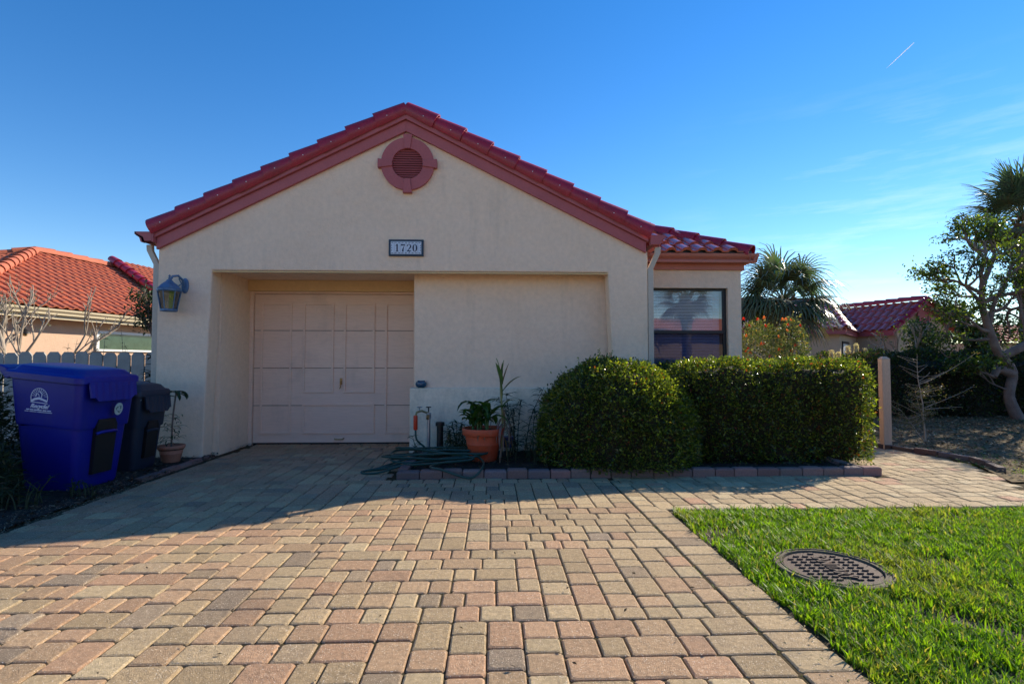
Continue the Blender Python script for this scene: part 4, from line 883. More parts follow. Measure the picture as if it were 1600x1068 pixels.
weed('dark_shrub', 'low straggly weeds in front of the blue bin near the paving', -3.85, 4.42, .02, .22, 22, .28, .10, .010, (.025, .042, .016), .035, 'shrub', lean=.6)
weed('dark_shrub', 'low weeds under the front of the blue bin', -3.55, 4.78, .02, .12, 14, .18, .07, .008, (.025, .04, .018), .035, 'shrub', lean=.6)
def bare(name, label, base, segs, r0, m, cat, depth=4, lenf=.72, leafcol=None, leafn=0, leafsz=.03, spread=.55, upb=.25, L0=.5, nb=3, mt=LEAFD, clump=.05, seed=1, tip=.003, minr=.0035, part='trunk'):
    rnd = random.Random(seed); T = thing(name, label, cat, base); mb = MB(); tips = []
    def grow(p, d, L_, r_, lv):
        pts = [p]; v = d
        for k in range(4):
            v = (v+Vector((rnd.uniform(-1, 1), rnd.uniform(-1, 1), rnd.uniform(-.6, 1)))*.16+Vector((0, 0, upb*.08))).normalized(); pts.append(pts[-1]+v*L_/4)
        mb.tube(pts, [max(r_*(1-.35*k/4), minr) for k in range(5)], 7 if r_ > .03 else 5)
        if lv <= 1: tips.extend(pts[2:])
        if lv == 2: tips.append(pts[-1])
        if lv == 0: return
        n = nb if lv > 1 else nb+1
        for k in range(n):
            q = pts[4] if k < 2 else pts[rnd.choice((2, 3))]
            nv = (v+Vector((rnd.gauss(0, 1), rnd.gauss(0, 1), rnd.gauss(0, .6)+upb))*spread).normalized(); grow(q, nv, L_*lenf*rnd.uniform(.75, 1.2), max(r_*.62, minr), lv-1)
    for (d, L_, rr, lv) in segs: grow(Vector(base), Vector(d).normalized(), L_, rr, lv)
    mb.build(part, m, T, smooth=True)
    if leafn and tips:
        tp = np.array([tuple(t) for t in tips]); n = leafn; P = tp[RNG.integers(0, len(tp), n)]+RNG.normal(0, clump, (n, 3)); Lf = leafsz*RNG.uniform(.6, 1.3, n)
        V, F, c = leaves(P, rand_dirs(n)+np.array([0, 0, .1]), rand_dirs(n)+np.array([0, 0, .6]), Lf, Lf*.5, cmix(n, leafcol, [1]*len(leafcol), .3), .1)
        npmesh('crown', V, F, mt, T, c)
    return T, tips
# bare pale tree between the picket fence and the left neighbour
bare('bare_tree', 'pale leafless spreading tree behind the picket fence', (-8.55, 9.6, .0), [((-.1, 0, 1), 1.25, .05, 3), ((.4, .1, 1), 1.2, .04, 3), ((.8, 0, .8), 1.3, .035, 3), ((-.5, .2, 1), 1.2, .035, 4), ((.2, -.2, 1), 1.2, .03, 4)], .05, BARKP, 'tree', lenf=.60, nb=3, minr=.0028, spread=.42, upb=.4, leafcol=[(.12, .14, .08), (.25, .2, .12)], leafn=900, leafsz=.035, clump=.04, seed=5)
bare('dark_tree', 'dark leaved small tree close to the left corner of the house', (-5.45, 9.0, .5), [((0, 0, 1), 1.0, .04, 3), ((.2, .1, 1), 1.2, .035, 3)], .05, BARK, 'tree', lenf=.6, spread=.45, leafcol=[(.02, .04, .02), (.03, .055, .02)], leafn=1700, leafsz=.055, clump=.08, seed=9)
for i, (x, y, h, lb) in enumerate(((-6.55, 8.5, 1.50, 'leafless sprout above the fence, left of three'), (-6.05, 8.5, 1.62, 'twiggy sprout above the fence, tallest of three'), (-5.6, 8.5, 1.64, 'thin sprout above the fence nearest the house'))):
    weed('garden_sprout', lb, x, y, 0, h, 3, .06, .07, .012, (.06, .07, .035), .09, 'plant', stemc=BARKP, lean=.12, whorl=4)
# ------------------------------------------------------------------ picket fence
Fn = thing('picket_fence', 'weathered pale picket fence running left from the house', 'fence', (-6, 8, 0)); x = -9.6
while x < -4.20:
    wd = .178; mb = MB(); h = 1.29+U(-.01, .01); mb.xz([(x, 0), (x, h-.05), (x+.04, h), (x+wd-.04, h), (x+wd, h-.05), (x+wd, 0)][::-1], 8.0, 8.022); mb.build('picket', FENCEM, Fn); x += .198
for z in (.3, 1.0):
    mb = MB(); mb.box((-9.6, 8.022, z), (-4.2, 8.06, z+.09)); mb.build('rail', FENCEM, Fn)
# ------------------------------------------------------------------ wooden post, edging stub
P = thing('wooden_post', 'square faded wooden post at the bend of the path', 'post', (5.27, 7.07, 0)); mb = MB()
Mz = Matrix.Translation((5.27, 7.07, 0)) @ Matrix.Rotation(math.radians(-8), 4, 'Z'); mb.box((-.052, -.052, -.03), (.052, .052, 1.19), Mz); mb.build('post_shaft', FADEP, P, bevel=.006)
mb = MB(); mb.loft([[(-.054, -.054, 1.19), (.054, -.054, 1.19), (.054, .054, 1.19), (-.054, .054, 1.19)], [(-.02, -.02, 1.222), (.02, -.02, 1.222), (.02, .02, 1.222), (-.02, .02, 1.222)]], M=Mz); mb.build('post_cap', FADEP, P)

# ------------------------------------------------------------------ sapling and right tree
rnd = random.Random(3); T = thing('young_sapling', 'thin bare sapling with silvery twigs behind the wooden post', 'tree', (6.13, 7.45, 0)); mb = MB(); lp = []
def twig(p, d, L_, r_, cur=.0):
    pts = [Vector(p)]; v = Vector(d).normalized()
    for k in range(7): v = (v+Vector((rnd.uniform(-.12, .12), rnd.uniform(-.1, .1), cur))).normalized(); pts.append(pts[-1]+v*L_/7)
    mb.tube(pts, [max(r_*(1-k/8), .0022) for k in range(8)], 5); return pts
for (dx, L_, r_) in ((.02, 1.27, .014), (.15, .75, .008), (-.9, .62, .010)):
    main = twig((6.13, 7.45, 0), (dx, 0, 1), L_, r_, .02)
    for k in range(26 if dx == .02 else 12):
        q = main[rnd.randint(2, 7)].lerp(main[rnd.randint(3, 7)], rnd.random()); s = rnd.choice((-1, 1)); tw = twig(q, (s, rnd.uniform(-.4, .4), rnd.uniform(-.1, .5)), rnd.uniform(.12, .34), .004, .03)
        if q.z < .8: lp += tw[1:]
for d, L_, z in (((1, 0, .45), .85, .85), ((1, -.1, .4), .8, .5), ((-1, 0, .5), .7, .35), ((1, 0, .05), .55, .48)):
    lp += twig((6.14, 7.45, z), d, L_, .006, .02 if z > .6 else 0.)[1:]
mb.build('stem', BARKP, T, smooth=True)
tp = np.array([tuple(t) for t in lp]); n = 1700; Pp = tp[RNG.integers(0, len(tp), n)]+RNG.normal(0, .022, (n, 3)); V, F_, c = leaves(Pp, rand_dirs(n), rand_dirs(n), np.full(n, .022), np.full(n, .013), cmix(n, [(.10, .09, .06), (.06, .08, .035), (.16, .11, .09)], [1, 1, 1])); npmesh('leaves', V, F_, LEAF, T, c)

T = thing('gnarled_tree', 'gnarled lichen barked tree with twisting limbs at the right edge', 'tree', (10.45, 10.4, 0)); mb = MB(); tips = []; rnd = random.Random(21)
def limb(P, R, n=9): mb.tube(catmull(P, 5), list(np.interp(np.linspace(0, 1, (len(P)-1)*5+1), np.linspace(0, 1, len(R)), R)), n)
limb([(10.5, 10.4, -.05), (10.3, 10.4, .45), (10.38, 10.4, .95), (10.05, 10.35, 1.35), (9.85, 10.3, 1.75), (9.72, 10.3, 2.2), (9.62, 10.2, 2.6)], [.12, .09, .085, .08, .07, .06, .045])
limb([(10.1, 10.35, 1.25), (10.5, 10.3, 1.45), (10.9, 10.2, 1.75), (11.2, 10.2, 2.2)], [.09, .08, .07, .06]); limb([(10.4, 10.4, .9), (10.1, 10.4, 1.0), (9.95, 10.35, .85)], [.10, .08, .05])
subs = [((9.85, 10.3, 1.9), (.5, -.2, 1.3), .9, .05), ((9.72, 10.3, 2.2), (-.6, 0, .9), .60, .045), ((9.62, 10.2, 2.6), (-.2, -.2, 1), .72, .05), ((9.62, 10.2, 2.6), (.5, .3, 1), .9, .06), ((9.85, 10.3, 1.75), (-1, 0, .15), .62, .04), ((9.9, 10.3, 1.6), (-.9, .2, -.05), .60, .035), ((10.6, 10.3, 1.5), (.2, 0, 1), .8, .04),
        ((9.62, 10.2, 2.5), (-1, 0, .7), .62, .04), ((11.2, 10.2, 2.2), (.3, 0, 1), 1., .06), ((10.9, 10.2, 1.9), (0, 0, 1), 1., .055), ((11.2, 10.2, 2.2), (1, 0, .6), 1., .05), ((9.95, 10.35, .85), (-.8, 0, .3), .5, .03), ((10.3, 10.4, .6), (-.9, 0, .3), .6, .02), ((9.7, 10.3, 2.3), (.9, -.2, .6), 1., .05), ((9.75, 10.3, 2.1), (.9, .1, .2), 1., .05)]
def grow(p, d, L_, r_, lv):
    pts = [Vector(p)]; v = Vector(d).normalized()
    for k in range(5): v = (v+Vector((rnd.uniform(-1, 1), rnd.uniform(-1, 1), rnd.uniform(-.8, .9)))*.28).normalized(); pts.append(pts[-1]+v*L_/5)
    mb.tube(pts, [max(r_*(1-.1*k), .006) for k in range(6)], 7 if r_ > .03 else 5)
    if lv <= 1: tips.extend(pts[2:])
    if lv == 0: return
    for k in range(3): nv = v+Vector((rnd.gauss(0, .6), rnd.gauss(0, .6), rnd.gauss(.12, .5))); grow(pts[5] if k < 2 else pts[3], nv, L_*rnd.uniform(.5, .75), r_*.62, lv-1)
for p, d, L_, r_ in subs: grow(p, d, L_, r_, 3 if L_ > .55 else 2)
mb.build('trunk', BARK, T, smooth=True); tp = np.array([tuple(t) for t in tips]); cen = tp[RNG.integers(0, len(tp), 330)]; n = 12500
Pp = cen[RNG.integers(0, 330, n)]+RNG.normal(0, 1, (n, 3))*np.array([.12, .12, .055]); V, F_, c = leaves(Pp, rand_dirs(n)+np.array([0, 0, .2]), rand_dirs(n)+np.array([0, 0, .8]), .07*RNG.uniform(.6, 1.4, n), .038, cmix(n, [(.06, .10, .02), (.03, .055, .016), (.13, .17, .03)], [3, 3, 1]), .15); npmesh('crown', V, F_, LEAF, T, c)
bare('dense_tree', 'leafy green tree behind the far hedge left of the gnarled tree', (12.3, 13.4, 0), [((-.1, 0, 1), 1.2, .08, 3), ((-.8, 0, .9), 1.3, .06, 3), ((.6, .2, 1), 1.2, .06, 3)], .08, BARK, 'tree', lenf=.62, spread=.5, leafcol=[(.045, .075, .02), (.03, .05, .016), (.09, .13, .03)], leafn=6500, leafsz=.09, clump=.13, seed=4, mt=LEAF)
bare('side_shrub', 'lower leafy branches and twigs right of the far house', (10.0, 12.2, .9), [((-.8, 0, .35), .8, .03, 3), ((-.4, 0, .8), .6, .03, 3)], .03, BARKP, 'shrub', lenf=.62, spread=.5, leafcol=[(.045, .075, .02), (.07, .10, .03)], leafn=90, leafsz=.06, clump=.08, seed=8, mt=LEAF)

bare('shade_tree', 'broad leafy tree just beyond the right edge shading the side bed', (14.6, 12.6, 0), [((0, 0, 1), 2.0, .16, 3), ((-.3, .2, 1), 2.2, .12, 3), ((.4, -.2, 1), 2.2, .12, 3), ((-.1, -.5, 1), 2.3, .1, 3)], .16, BARK, 'tree', lenf=.64, spread=.5, leafcol=[(.045, .075, .02), (.03, .05, .016)], leafn=5500, leafsz=.12, clump=.22, seed=6, mt=LEAF)
# ------------------------------------------------------------------ fan palms
def palm(name, label, x, y, zc, R, nf, trunk_r=.14, seed=1, ztr=0., stiff=.3, grp=None):
    rnd = random.Random(seed); T = thing(name, label, 'palm tree', (x, y, ztr), grp); mb = MB(); mb.cur = (1, 1, 1); pt = MB()
    tr = MB(); tr.tube([(x, y, ztr), (x+.03, y, ztr+(zc-ztr)*.5), (x, y, zc-.25)], [trunk_r*1.1, trunk_r, trunk_r*1.2], 12)
    for k in range(70):
        a = rnd.uniform(0, 2*PI); z = rnd.uniform(max(ztr, zc-1.5), zc-.1); rr = trunk_r; p = Vector((x+rr*math.cos(a), y+rr*math.sin(a), z))
        d = Vector((math.cos(a)*.7, math.sin(a)*.7, 1)).normalized(); tr.tube([p, p+d*.1, p+d*rnd.uniform(.14, .24)], [.035, .03, .012], 5)
    tr.build('trunk', PALMB, T)
    for i in range(nf):
        el = math.radians(rnd.uniform(-38, 80)); a = rnd.uniform(0, 2*PI); d = Vector((math.cos(a)*math.cos(el), math.sin(a)*math.cos(el), math.sin(el)))
        Lp = R*rnd.uniform(.42, .60); p = Vector((x, y, zc-.12)); pts = [p]; v = (d+Vector((0, 0, .25))).normalized()
        for k in range(5): v = (v+Vector((0, 0, -.07-(.04 if el < .3 else 0)))).normalized(); pts.append(pts[-1]+v*Lp/5)
        pt.tube(pts, [.02, .017, .014, .012, .010, .008], 5); hub = pts[-1]; side = v.cross(Vector((0, 0, 1))); side = side.normalized() if side.length > .1 else Vector((1, 0, 0)); up = side.cross(v)
        tone = rnd.uniform(.7, 1.25); base = (.095, .135, .075) if el > -.3 else (.12, .12, .065)
        nl = 24; roll = rnd.uniform(-.5, .5)
        for k in range(nl):
            th = math.radians(-118+236*k/(nl-1)); ld = (v*math.cos(th)+side*math.sin(th)*math.cos(roll)+up*(.28*math.cos(th*1.)+math.sin(th)*math.sin(roll)-.25)).normalized()
            LL = R*.62*(.62+.42*math.cos(th*.75))*rnd.uniform(.85, 1.08); q = hub; vv = ld; rg = []; sd_ = vv.cross(up).normalized()
            for s in range(5):
                wv = .042*(R/1.3)*(1-.0 if s < 2 else 1-(s-1.5)/3.2)*(.35 if s == 0 else 1); rg += [q-sd_*wv/2, q+sd_*wv/2]
                vv = (vv+Vector((0, 0, -stiff*.28*s))).normalized(); q = q+vv*LL/4
            mb.cur = tuple(c_*tone*rnd.uniform(.85, 1.15) for c_ in base); mb.add(rg, [(2*s, 2*s+1, 2*s+3, 2*s+2) for s in range(4)])
    mb.build('crown', PALML, T); pt.build('petioles', mat('petiole '+name+str(seed), (.10, .13, .05), rough=.5), T, smooth=True); return T
palm('fan_palm', 'shaggy fan palm just right of the house beyond the hedge', 7.18, 13.0, 2.76, 1.42, 62, .17, 3, stiff=.75)
palm('fan_palm', 'tall fan palm crown rising at the far right edge', 16.9, 16.4, 5.8, 1.75, 46, .2, 8)
# flowering shrub by the wing
def f_sh(P): q = (P-np.array([4.75, 9.2, .85]))/np.array([.75, .7, 1.02]); return (np.linalg.norm(q, axis=1)-1)*.75+wob(P, 2.3, .09)
T = hedge('flowering_shrub', 'loose yellow green shrub with red blossoms beside the wing', f_sh, (3.8, 8.3, .03), (5.7, 10.1, 2.0), 12000, .058, [(.10, .13, .05), (.06, .095, .03), (.20, .21, .12), (.26, .20, .05)], (4, 5, 2, 1), depth=.45, core=.42, cat='shrub', asp=.42, mt=LEAFD)
mb = MB(); mb.cur = (.6, .03, .02)
for k in range(26):
    a = U(0, 2*PI); P_ = Vector((4.75+U(-.6, .62), 8.75+U(-.2, .3), U(1.15, 1.95)))
    cc = (.62, .02+U(0, .08), .02) if k % 3 else (.75, .25, .05)
    for j in range(5):
        a = 2*PI*j/5+U(0, .5); strap(mb, P_, (math.cos(a), -.5, math.sin(a)), .038, .03, .2, 2, col=cc)
mb.build('blossoms', PETAL, T)
# pampas plumes
for i, (x, lb) in enumerate(((7.73, 'small cream grass plume, left end of the row above the hedge'), (7.89, 'short cream grass plume second from the left'), (8.11, 'fat cream grass plume in the middle of the row'), (8.30, 'tall cream grass plume with a rounded top'), (8.52, 'lone cream grass plume beside the post'))):
    T = thing('grass_plume', lb, 'grass plume', (x, 12, 0), 'cream plumes above the hedge'); h = (1.42, 1.38, 1.52, 1.57, 1.46)[i]; st = MB(); st.tube([(x, 12, 0), (x, 12, h-.2)], .008, 5); st.build('stalk', BARKP, T)
    n = 420; t = RNG.uniform(0, 1, n); Pp = np.stack([x+RNG.normal(0, .02, n), 12+RNG.normal(0, .02, n), h-.32+t*.32], 1); D = rand_dirs(n)*.7+np.array([.1, 0, 1.2]); V, F_, c = leaves(Pp, D, rand_dirs(n), .10*(1.1-t), .02, cmix(n, [(.66, .60, .46)], [1], .15)); npmesh('plume', V, F_, LEAFD, T, c)

# ------------------------------------------------------------------ left neighbour house
N = thing('tiled_house', 'peach stucco house with orange clay tile hip roof behind the picket fence', 'house', (-12, 16, 0))
u_ = Vector((.166, .986, 0)).normalized(); d_ = Vector((-u_.y, u_.x, 0)); O = Vector((-10.316, 11.6, 2.40))
def LP(u, d, z=0.): p = O+u_*u+d_*d; return (p.x, p.y, p.z+z)
k_ = .50
tf = MB(); tile_poly(tf, [LP(-.9, 0), LP(14, 0), LP(14, 4.0, 4*k_), LP(4.1, 4.0, 4*k_)], tw=.25, tl=.34, r=.055, seg=6); tile_poly(tf, [LP(-.9, 8), LP(-.9, 0), LP(4.1, 4.0, 4*k_)], tw=.25, tl=.34, r=.055)
def rsolid(mb, pts, t=-.05): mb.add(pts, [tuple(range(len(pts)))])
rs = MB(); rsolid(rs, [LP(-.9, 0, -.01), LP(14, 0, -.01), LP(14, 4, 4*k_-.01), LP(4.1, 4, 4*k_-.01)]); rsolid(rs, [LP(-.9, 0, -.01), LP(4.1, 4, 4*k_-.01), LP(-.9, 8, -.01)]); rsolid(rs, [LP(14, 8, -.01), LP(-.9, 8, -.01), LP(4.1, 4, 4*k_-.01), LP(14, 4, 4*k_-.01)])
nr = rs.build('roof', TILEO, N); tf.build('roof_tiles', TILEO, nr, smooth=True)
tf = MB(); caps(tf, LP(-.9, 0, .02), LP(4.1, 4, 4*k_+.05), r=.13, L=.45); caps(tf, LP(-.9, 8, .02), LP(4.1, 4, 4*k_+.05), r=.13, L=.45); caps(tf, LP(14, 4, 4*k_+.05), LP(4.1, 4, 4*k_+.06), r=.13, L=.55); tf.build('ridge_tile', TILEO, nr, smooth=True)
tf = MB(); tile_poly(tf, [LP(5.9, 1.4, 1.4*k_+.22), LP(14, 1.4, 1.4*k_+.22), LP(14, 4.1, 4.1*k_+.22), LP(6.9, 4.1, 4.1*k_+.22)], tw=.25, tl=.34); tf.build('raised_tiles', TILEO, nr, smooth=True)
tf = MB(); caps(tf, LP(5.7, .9, .9*k_+.24), LP(6.85, 4.1, 4.1*k_+.26), r=.14, L=.40); tf.build('raised_rake_tiles', TILER, nr, smooth=True)
mb = MB(); mb.prism([LP(5.85, 1.1, 1.1*k_-.05), LP(6.95, 4.1, 4.1*k_-.05), LP(6.95, 4.1, 4.1*k_+.24), LP(5.85, 1.1, 1.1*k_+.24)], tuple(u_*.08)); mb.build('raised_rake_board', DARKM, nr)
mb = MB(); gutter_profile(mb, LP(-1.2, .02, -.17), LP(14, .02, -.17), tuple(-d_), .13, .13); mb.build('gutter', CREAMG, N)
mb = MB(); mb.prism([LP(-1.2, .03, -.26), LP(14, .03, -.26), LP(14, .03, -.02), LP(-1.2, .03, -.02)], tuple(d_*.03)); mb.build('fascia_board', CREAMG, N)
mb = MB(); mb.prism([LP(-3, .42, -2.45), LP(14, .42, -2.45), LP(14, .42, -.1), LP(-3, .42, -.1)], tuple(d_*.2)); mb.build('wall', WARMST, N)
mb = MB(); mb.prism([LP(-3, .05, -.22), LP(14, .05, -.22), LP(14, .42, -.22), LP(-3, .42, -.22)], (0, 0, .03)); mb.build('soffit', WARMST, N)
mb = MB(); w0, w1, a, b = 2.65, 5.2, -.97, -.44
for (p, q, r, s) in ((w0, w0+.08, a, b), (w1-.08, w1, a, b), (w0, w1, a, a+.05), (w0, w1, b-.07, b)): mb.prism([LP(p, .41, r), LP(q, .41, r), LP(q, .41, s), LP(p, .41, s)], tuple(-d_*.04))
wf2 = mb.build('window_frame', WHITE, N); mb = MB(); mb.add([LP(w0+.05, .405, a+.03), LP(w1-.05, .405, a+.03), LP(w1-.05, .405, b-.05), LP(w0+.05, .405, b-.05)], [(0, 1, 2, 3)]); mb.build('window_pane', mat('green dark glass', (.008, .03, .022), (.03, .07, .05), rough=.12, scale=5, fine=.3, spec=.6), wf2)
T = thing('porch_lamp', 'dark shaded lamp on the peach wall behind the bare tree', 'wall lamp', LP(.75, .3, -.6)); cx, cy, cz = LP(.75, .26, -.62)
mb = MB(); mb.lathe([(.11, 0), (.10, .03), (.05, .08), (.015, .10)], (cx, cy, cz), 16); mb.build('lamp_shade', BLACKP, T, smooth=True); mb = MB(); mb.tube([(cx, cy, cz+.1), (cx, cy, cz+.18), LP(.75, .35, -.44), LP(.75, .40, -.52)], .012, 6); mb.build('lamp_arm', BLACKP, T); mb = MB(); mb.lathe([(.01, -.06), (.035, -.05), (.04, -.02), (.03, .01)], (cx, cy, cz), 12); mb.build('lamp_globe', BRASSM, T, smooth=True)

# ------------------------------------------------------------------ right neighbour house
R_ = thing('tan_house', 'tan stucco house with glinting red barrel tile roof beyond the far hedge', 'house', (13, 20, 0))
def vwall(mb, a, b, z0, z1, t=.15):
    a, b = Vector((*a, 0)), Vector((*b, 0)); n = (b-a).normalized(); n = Vector((-n.y, n.x, 0)); mb.prism([a+Vector((0,0,z0)), b+Vector((0,0,z0)), b+Vector((0,0,z1)), a+Vector((0,0,z1))], tuple(n*t))
mb = MB(); vwall(mb, (6.5, 18.25), (12.05, 18.25), -.05, 2.3); vwall(mb, (12.05, 18.25), (14.35, 20.7), -.05, 2.35); vwall(mb, (14.35, 20.7), (14.95, 19.35), -.05, 2.3); mb.build('wall', TANST, R_)
mb = MB(); a, b, c = Vector((14.92, 19.33, 0)), Vector((16.05, 19.5, 0)), Vector((17.3, 19.7, 0)); mb.prism([a+Vector((0,0,-.05)), c+Vector((0,0,-.05)), c+Vector((0,0,2.28)), b+Vector((0,0,3.28)), a+Vector((0,0,2.28))], (0, .15, 0)); mb.build('gable_wall', TANST, R_)
A1, A2, A3, A4 = (6.0, 17.95, 2.27), (12.1, 17.95, 2.27), (13.3, 20.9, 3.50), (8, 20.9, 3.50)
B1_, B2_, B3_, B4_ = (12.1, 17.95, 2.27), (14.25, 20.45, 2.30), (14.9, 22.6, 3.38), (13.3, 20.9, 3.50)
C1, C2, C3 = Vector((14.25, 20.5, 2.33)), Vector((14.72, 19.2, 2.33)), Vector((16.02, 19.25, 3.42)); C4 = C3 + (C1-C2).normalized()*3.7; C4.x += 0; C1, C2, C3, C4 = map(tuple, (C1, C2, C3, C4))
rs = MB(); dn = lambda P_, k=.10: [(p[0], p[1]+.02, p[2]-k) for p in P_]; rs.add(dn([A1, A2, A3, A4], .03), [(0, 1, 2, 3)]); rs.add(dn([B1_, B2_, B3_, B4_]), [(0, 1, 2, 3)]); rs.add(dn([C1, C2, C3, C4], .05), [(0, 1, 2), (0, 2, 3)]); rs.add([C3, (17.6, 19.5, 2.3), (17, 23, 2.3), C4], [(0, 1, 2, 3)])
rr = rs.build('roof', TILEW, R_); tf = MB()
tile_poly(tf, [A1, A2, A3, A4], tw=.31, tl=.40, r=.075); tile_poly(tf, [B1_, B2_, B3_, B4_], tw=.28, tl=.36, r=.065); tile_poly(tf, [C2, C1, C4, C3], tw=.31, tl=.40, r=.075); tf.build('roof_tiles', TILEW, rr, smooth=True)
tf = MB(); caps(tf, (12.1, 17.95, 2.30), (13.3, 20.9, 3.56), r=.12, L=.42); caps(tf, (C4[0], C4[1], 3.48), (16.02, 19.25, 3.50), r=.12, L=.45); caps(tf, (8, 20.9, 3.56), (13.3, 20.9, 3.56), r=.12, L=.45); caps(tf, (14.72, 19.15, 2.38), (16.02, 19.2, 3.46), r=.13, L=.36); caps(tf, (17.6, 19.4, 2.35), (16.02, 19.2, 3.46), r=.13, L=.36); tf.build('ridge_tile', TILER, rr, smooth=True)
mb = MB(); vwall(mb, (6.0, 17.98), (12.1, 17.98), 2.10, 2.28, .05); vwall(mb, (12.1, 17.98), (14.25, 20.48), 2.10, 2.3, .05); vwall(mb, (14.27, 20.48), (14.72, 19.22), 2.13, 2.33, .05)
mb.prism([(14.72, 19.2, 2.2), (16.02, 19.25, 3.27), (16.02, 19.25, 3.40), (14.72, 19.2, 2.33)], (0, .05, 0)); mb.prism([(17.6, 19.45, 2.2), (16.02, 19.25, 3.27), (16.02, 19.25, 3.40), (17.6, 19.45, 2.33)], (0, .05, 0)); mb.build('fascia_board', ROSE, R_)
dd = Vector((2.3, 2.45, 0)).normalized(); nn = Vector((dd.y, -dd.x, 0)); bp_ = Vector((12.05, 18.25, 0)); mb = MB()
def WP(t, z, o=0.): p = bp_+dd*t+nn*o; return (p.x, p.y, z)
for p, q, r, s in ((.35, .42, 1.0, 1.86), (1.5, 1.57, 1.0, 1.86), (.35, 1.57, 1.80, 1.88)): mb.prism([WP(p, r, .005), WP(q, r, .005), WP(q, s, .005), WP(p, s, .005)], tuple(nn*.03))
wf3 = mb.build('window_frame', DARKM, R_); mb = MB(); z = 1.0
while z < 1.8: mb.prism([WP(.42, z, .006), WP(1.5, z, .006), WP(1.5, z+.05, .006), WP(.42, z+.05, .006)], tuple(nn*.012)); z += .06
mb.build('shutter', BLIND, wf3)
mb = MB(); mb.lathe([(.3, 0), (.3, .05), (.2, .05), (.2, .02)], n=24, M=frame((16.05, 19.44, 2.85), (1, .15, 0), (0, 0, 1))); mb.build('gable_vent', ROSE, R_)
mb = MB(); mb.prism([(15.4, 19.36, 0), (16.9, 19.60, 0), (16.9, 19.60, 1.9), (15.4, 19.36, 1.9)], (0, -.03, 0)); mb.build('garage_door', BEAMM, R_)
# another tiled roof glimpsed at the right edge
T = thing('distant_house', 'low tiled roof glimpsed behind the trunk at the right edge', 'house', (21, 20, 0)); mb = MB(); mb.box((19, 20.3, -.05), (27, 24, 1.9)); mb.build('wall', TANST, T)
tf = MB(); tile_poly(tf, [(18.6, 20, 1.9), (27, 20, 1.9), (27, 22.4, 2.75), (18.6, 22.4, 2.75)], tw=.31, tl=.4, r=.07); tf.build('roof_tiles', TILEO, T, smooth=True)

# ------------------------------------------------------------------ across the street, behind the camera: seen mirrored in the wing window
struct(sheet('street', [(-60, -11.5), (60, -11.5), (60, -6.2), (-60, -6.2)], -.034, FARMAT))
T = thing('opposite_house', 'peach house with a long tiled roof across the street, mirrored in the wing window', 'house', (6, -15, 0)); mb = MB(); mb.box((-14, -22, -.05), (30, -12.5, 2.6)); mb.build('wall', WARMST, T)
mb = MB(); mb.add([(-15, -12, 2.6), (31, -12, 2.6), (27, -17, 3.75), (-11, -17, 3.75), (-15, -22, 2.6), (31, -22, 2.6)], [(0, 1, 2, 3), (3, 2, 5, 4), (0, 3, 4), (1, 5, 2)]); mb.build('roof', TILEO, T)
palm('street_palm', 'fan palm across the street mirrored at the left of the wing window', 4.9, -10.5, 4.3, 1.7, 34, .22, 31)
palm('street_palm', 'fan palm across the street mirrored at the right of the wing window', 9.6, -11.3, 4.5, 1.8, 34, .22, 32)

# ------------------------------------------------------------------ litter, contrail
def litter(name, label, n, box, ok, size, cols, z=.012):
    x0, y0, x1, y1 = box; X = RNG.uniform(x0, x1, n); Y = RNG.uniform(y0, y1, n); k = np.array([ok(a, b) for a, b in zip(X, Y)]); X, Y = X[k], Y[k]; n = len(X)
    a = RNG.uniform(0, 2*PI, n); D = np.stack([np.cos(a), np.sin(a), RNG.uniform(-.1, .5, n)], 1); L_ = size*RNG.uniform(.5, 1.4, n)
    V, F, c = leaves(np.stack([X, Y, z+RNG.uniform(0, .012, n)], 1), D, np.tile([0., 0, 1], (n, 1))+rand_dirs(n)*.5, L_, L_*.45, cmix(n, cols, [1]*len(cols), .35)); return tag(npmesh(name, V, F, LITM, None, c), label, 'fallen leaves', None, 'stuff')
BR = [(.16, .10, .055), (.26, .19, .11), (.09, .055, .03), (.36, .28, .18), (.10, .13, .04)]
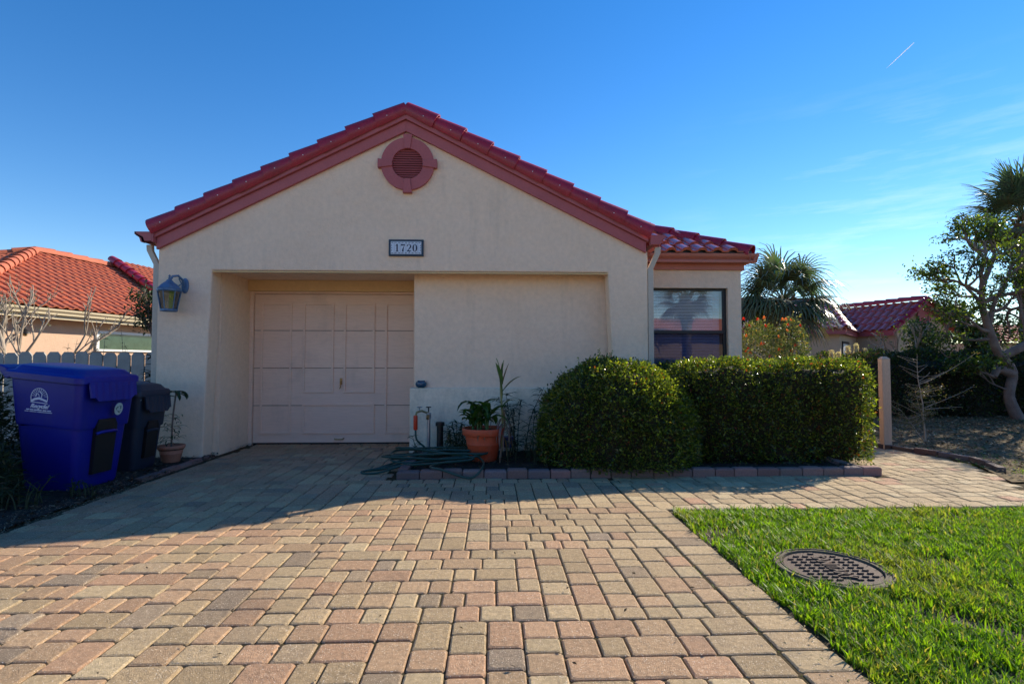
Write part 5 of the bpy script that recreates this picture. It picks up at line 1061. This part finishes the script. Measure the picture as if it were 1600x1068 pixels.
litter('leaf_litter', 'brown dry leaf litter over the side bed', 26000, (4.2, 4.9, 14, 11.5), lambda a, b: not inpoly(a, b, WALK) and (a > 5.1 or b > 6.6), .045, BR, .01)
litter('leaf_litter', 'dark dry leaves on the soil by the bins', 5000, (-6, 3.2, -3.2, 7.8), lambda a, b: a < -3.33+.14*math.sin(b*7)+.05*random.random(), .04, [(.06, .045, .03), (.16, .12, .08), (.03, .025, .02)], .014)
litter('leaf_litter', 'scattered leaf bits along the brick kerb bed', 2600, (-.85, 5.46, 3.75, 6.9), lambda a, b: True, .035, [(.05, .035, .02), (.14, .09, .05), (.03, .04, .015)], .065)
litter('driveway_debris', 'few dark twig and leaf scraps lying on the driveway', 120, (-3.2, 1.6, 1.3, 5.2), lambda a, b: True, .022, [(.06, .045, .03), (.10, .07, .04)], .003)
litter('grass_clippings', 'dry grass clippings and crumbs lying along the lawn edge of the pavers', 420, (1.0, 1.2, 1.42, 4.3), lambda a, b: random.random() < (a-1.0)*1.6, .013, [(.30, .26, .14), (.16, .18, .06), (.20, .15, .09)], .003)
litter('sand_crumbs', 'pale sand and grit at the left edge of the driveway', 3500, (-3.6, 3.2, -3.15, 5.4), lambda a, b: a < -3.22+.08*random.random(), .012, [(.35, .28, .2), (.22, .17, .12)], .006)
def joint_moss(X, Y): return (np.abs(X-1.14) < .006) | ((np.sin(X*3.1)+np.sin(Y*4.3) > 1.5) & (RNG.uniform(0, 1, len(X)) < .02))
blades('joint_weeds', 'tiny green weeds in the paver joints', lambda X, Y: joint_moss(X, Y), lambda X, Y: 0*X+1., 30000, (-3.2, 1.4, 1.3, 4.6), .010, .026, GCOL, (3, 2, 3, 1), .003)
mb = MB(); a, b = Vector((2296, 3000, 1712)), Vector((2466, 3000, 1869)); mb.tube([a, a.lerp(b, .2), a.lerp(b, .5), a.lerp(b, .85), b], [.3, 1.6, 2.2, 2.4, 1.2], 8); tag(mb.build('contrail', CONTM, smooth=True), 'short thin white vapour trail high in the blue sky', 'contrail')
print('objects', len(bpy.data.objects), 'polys', sum(len(m.polygons) for m in bpy.data.meshes))
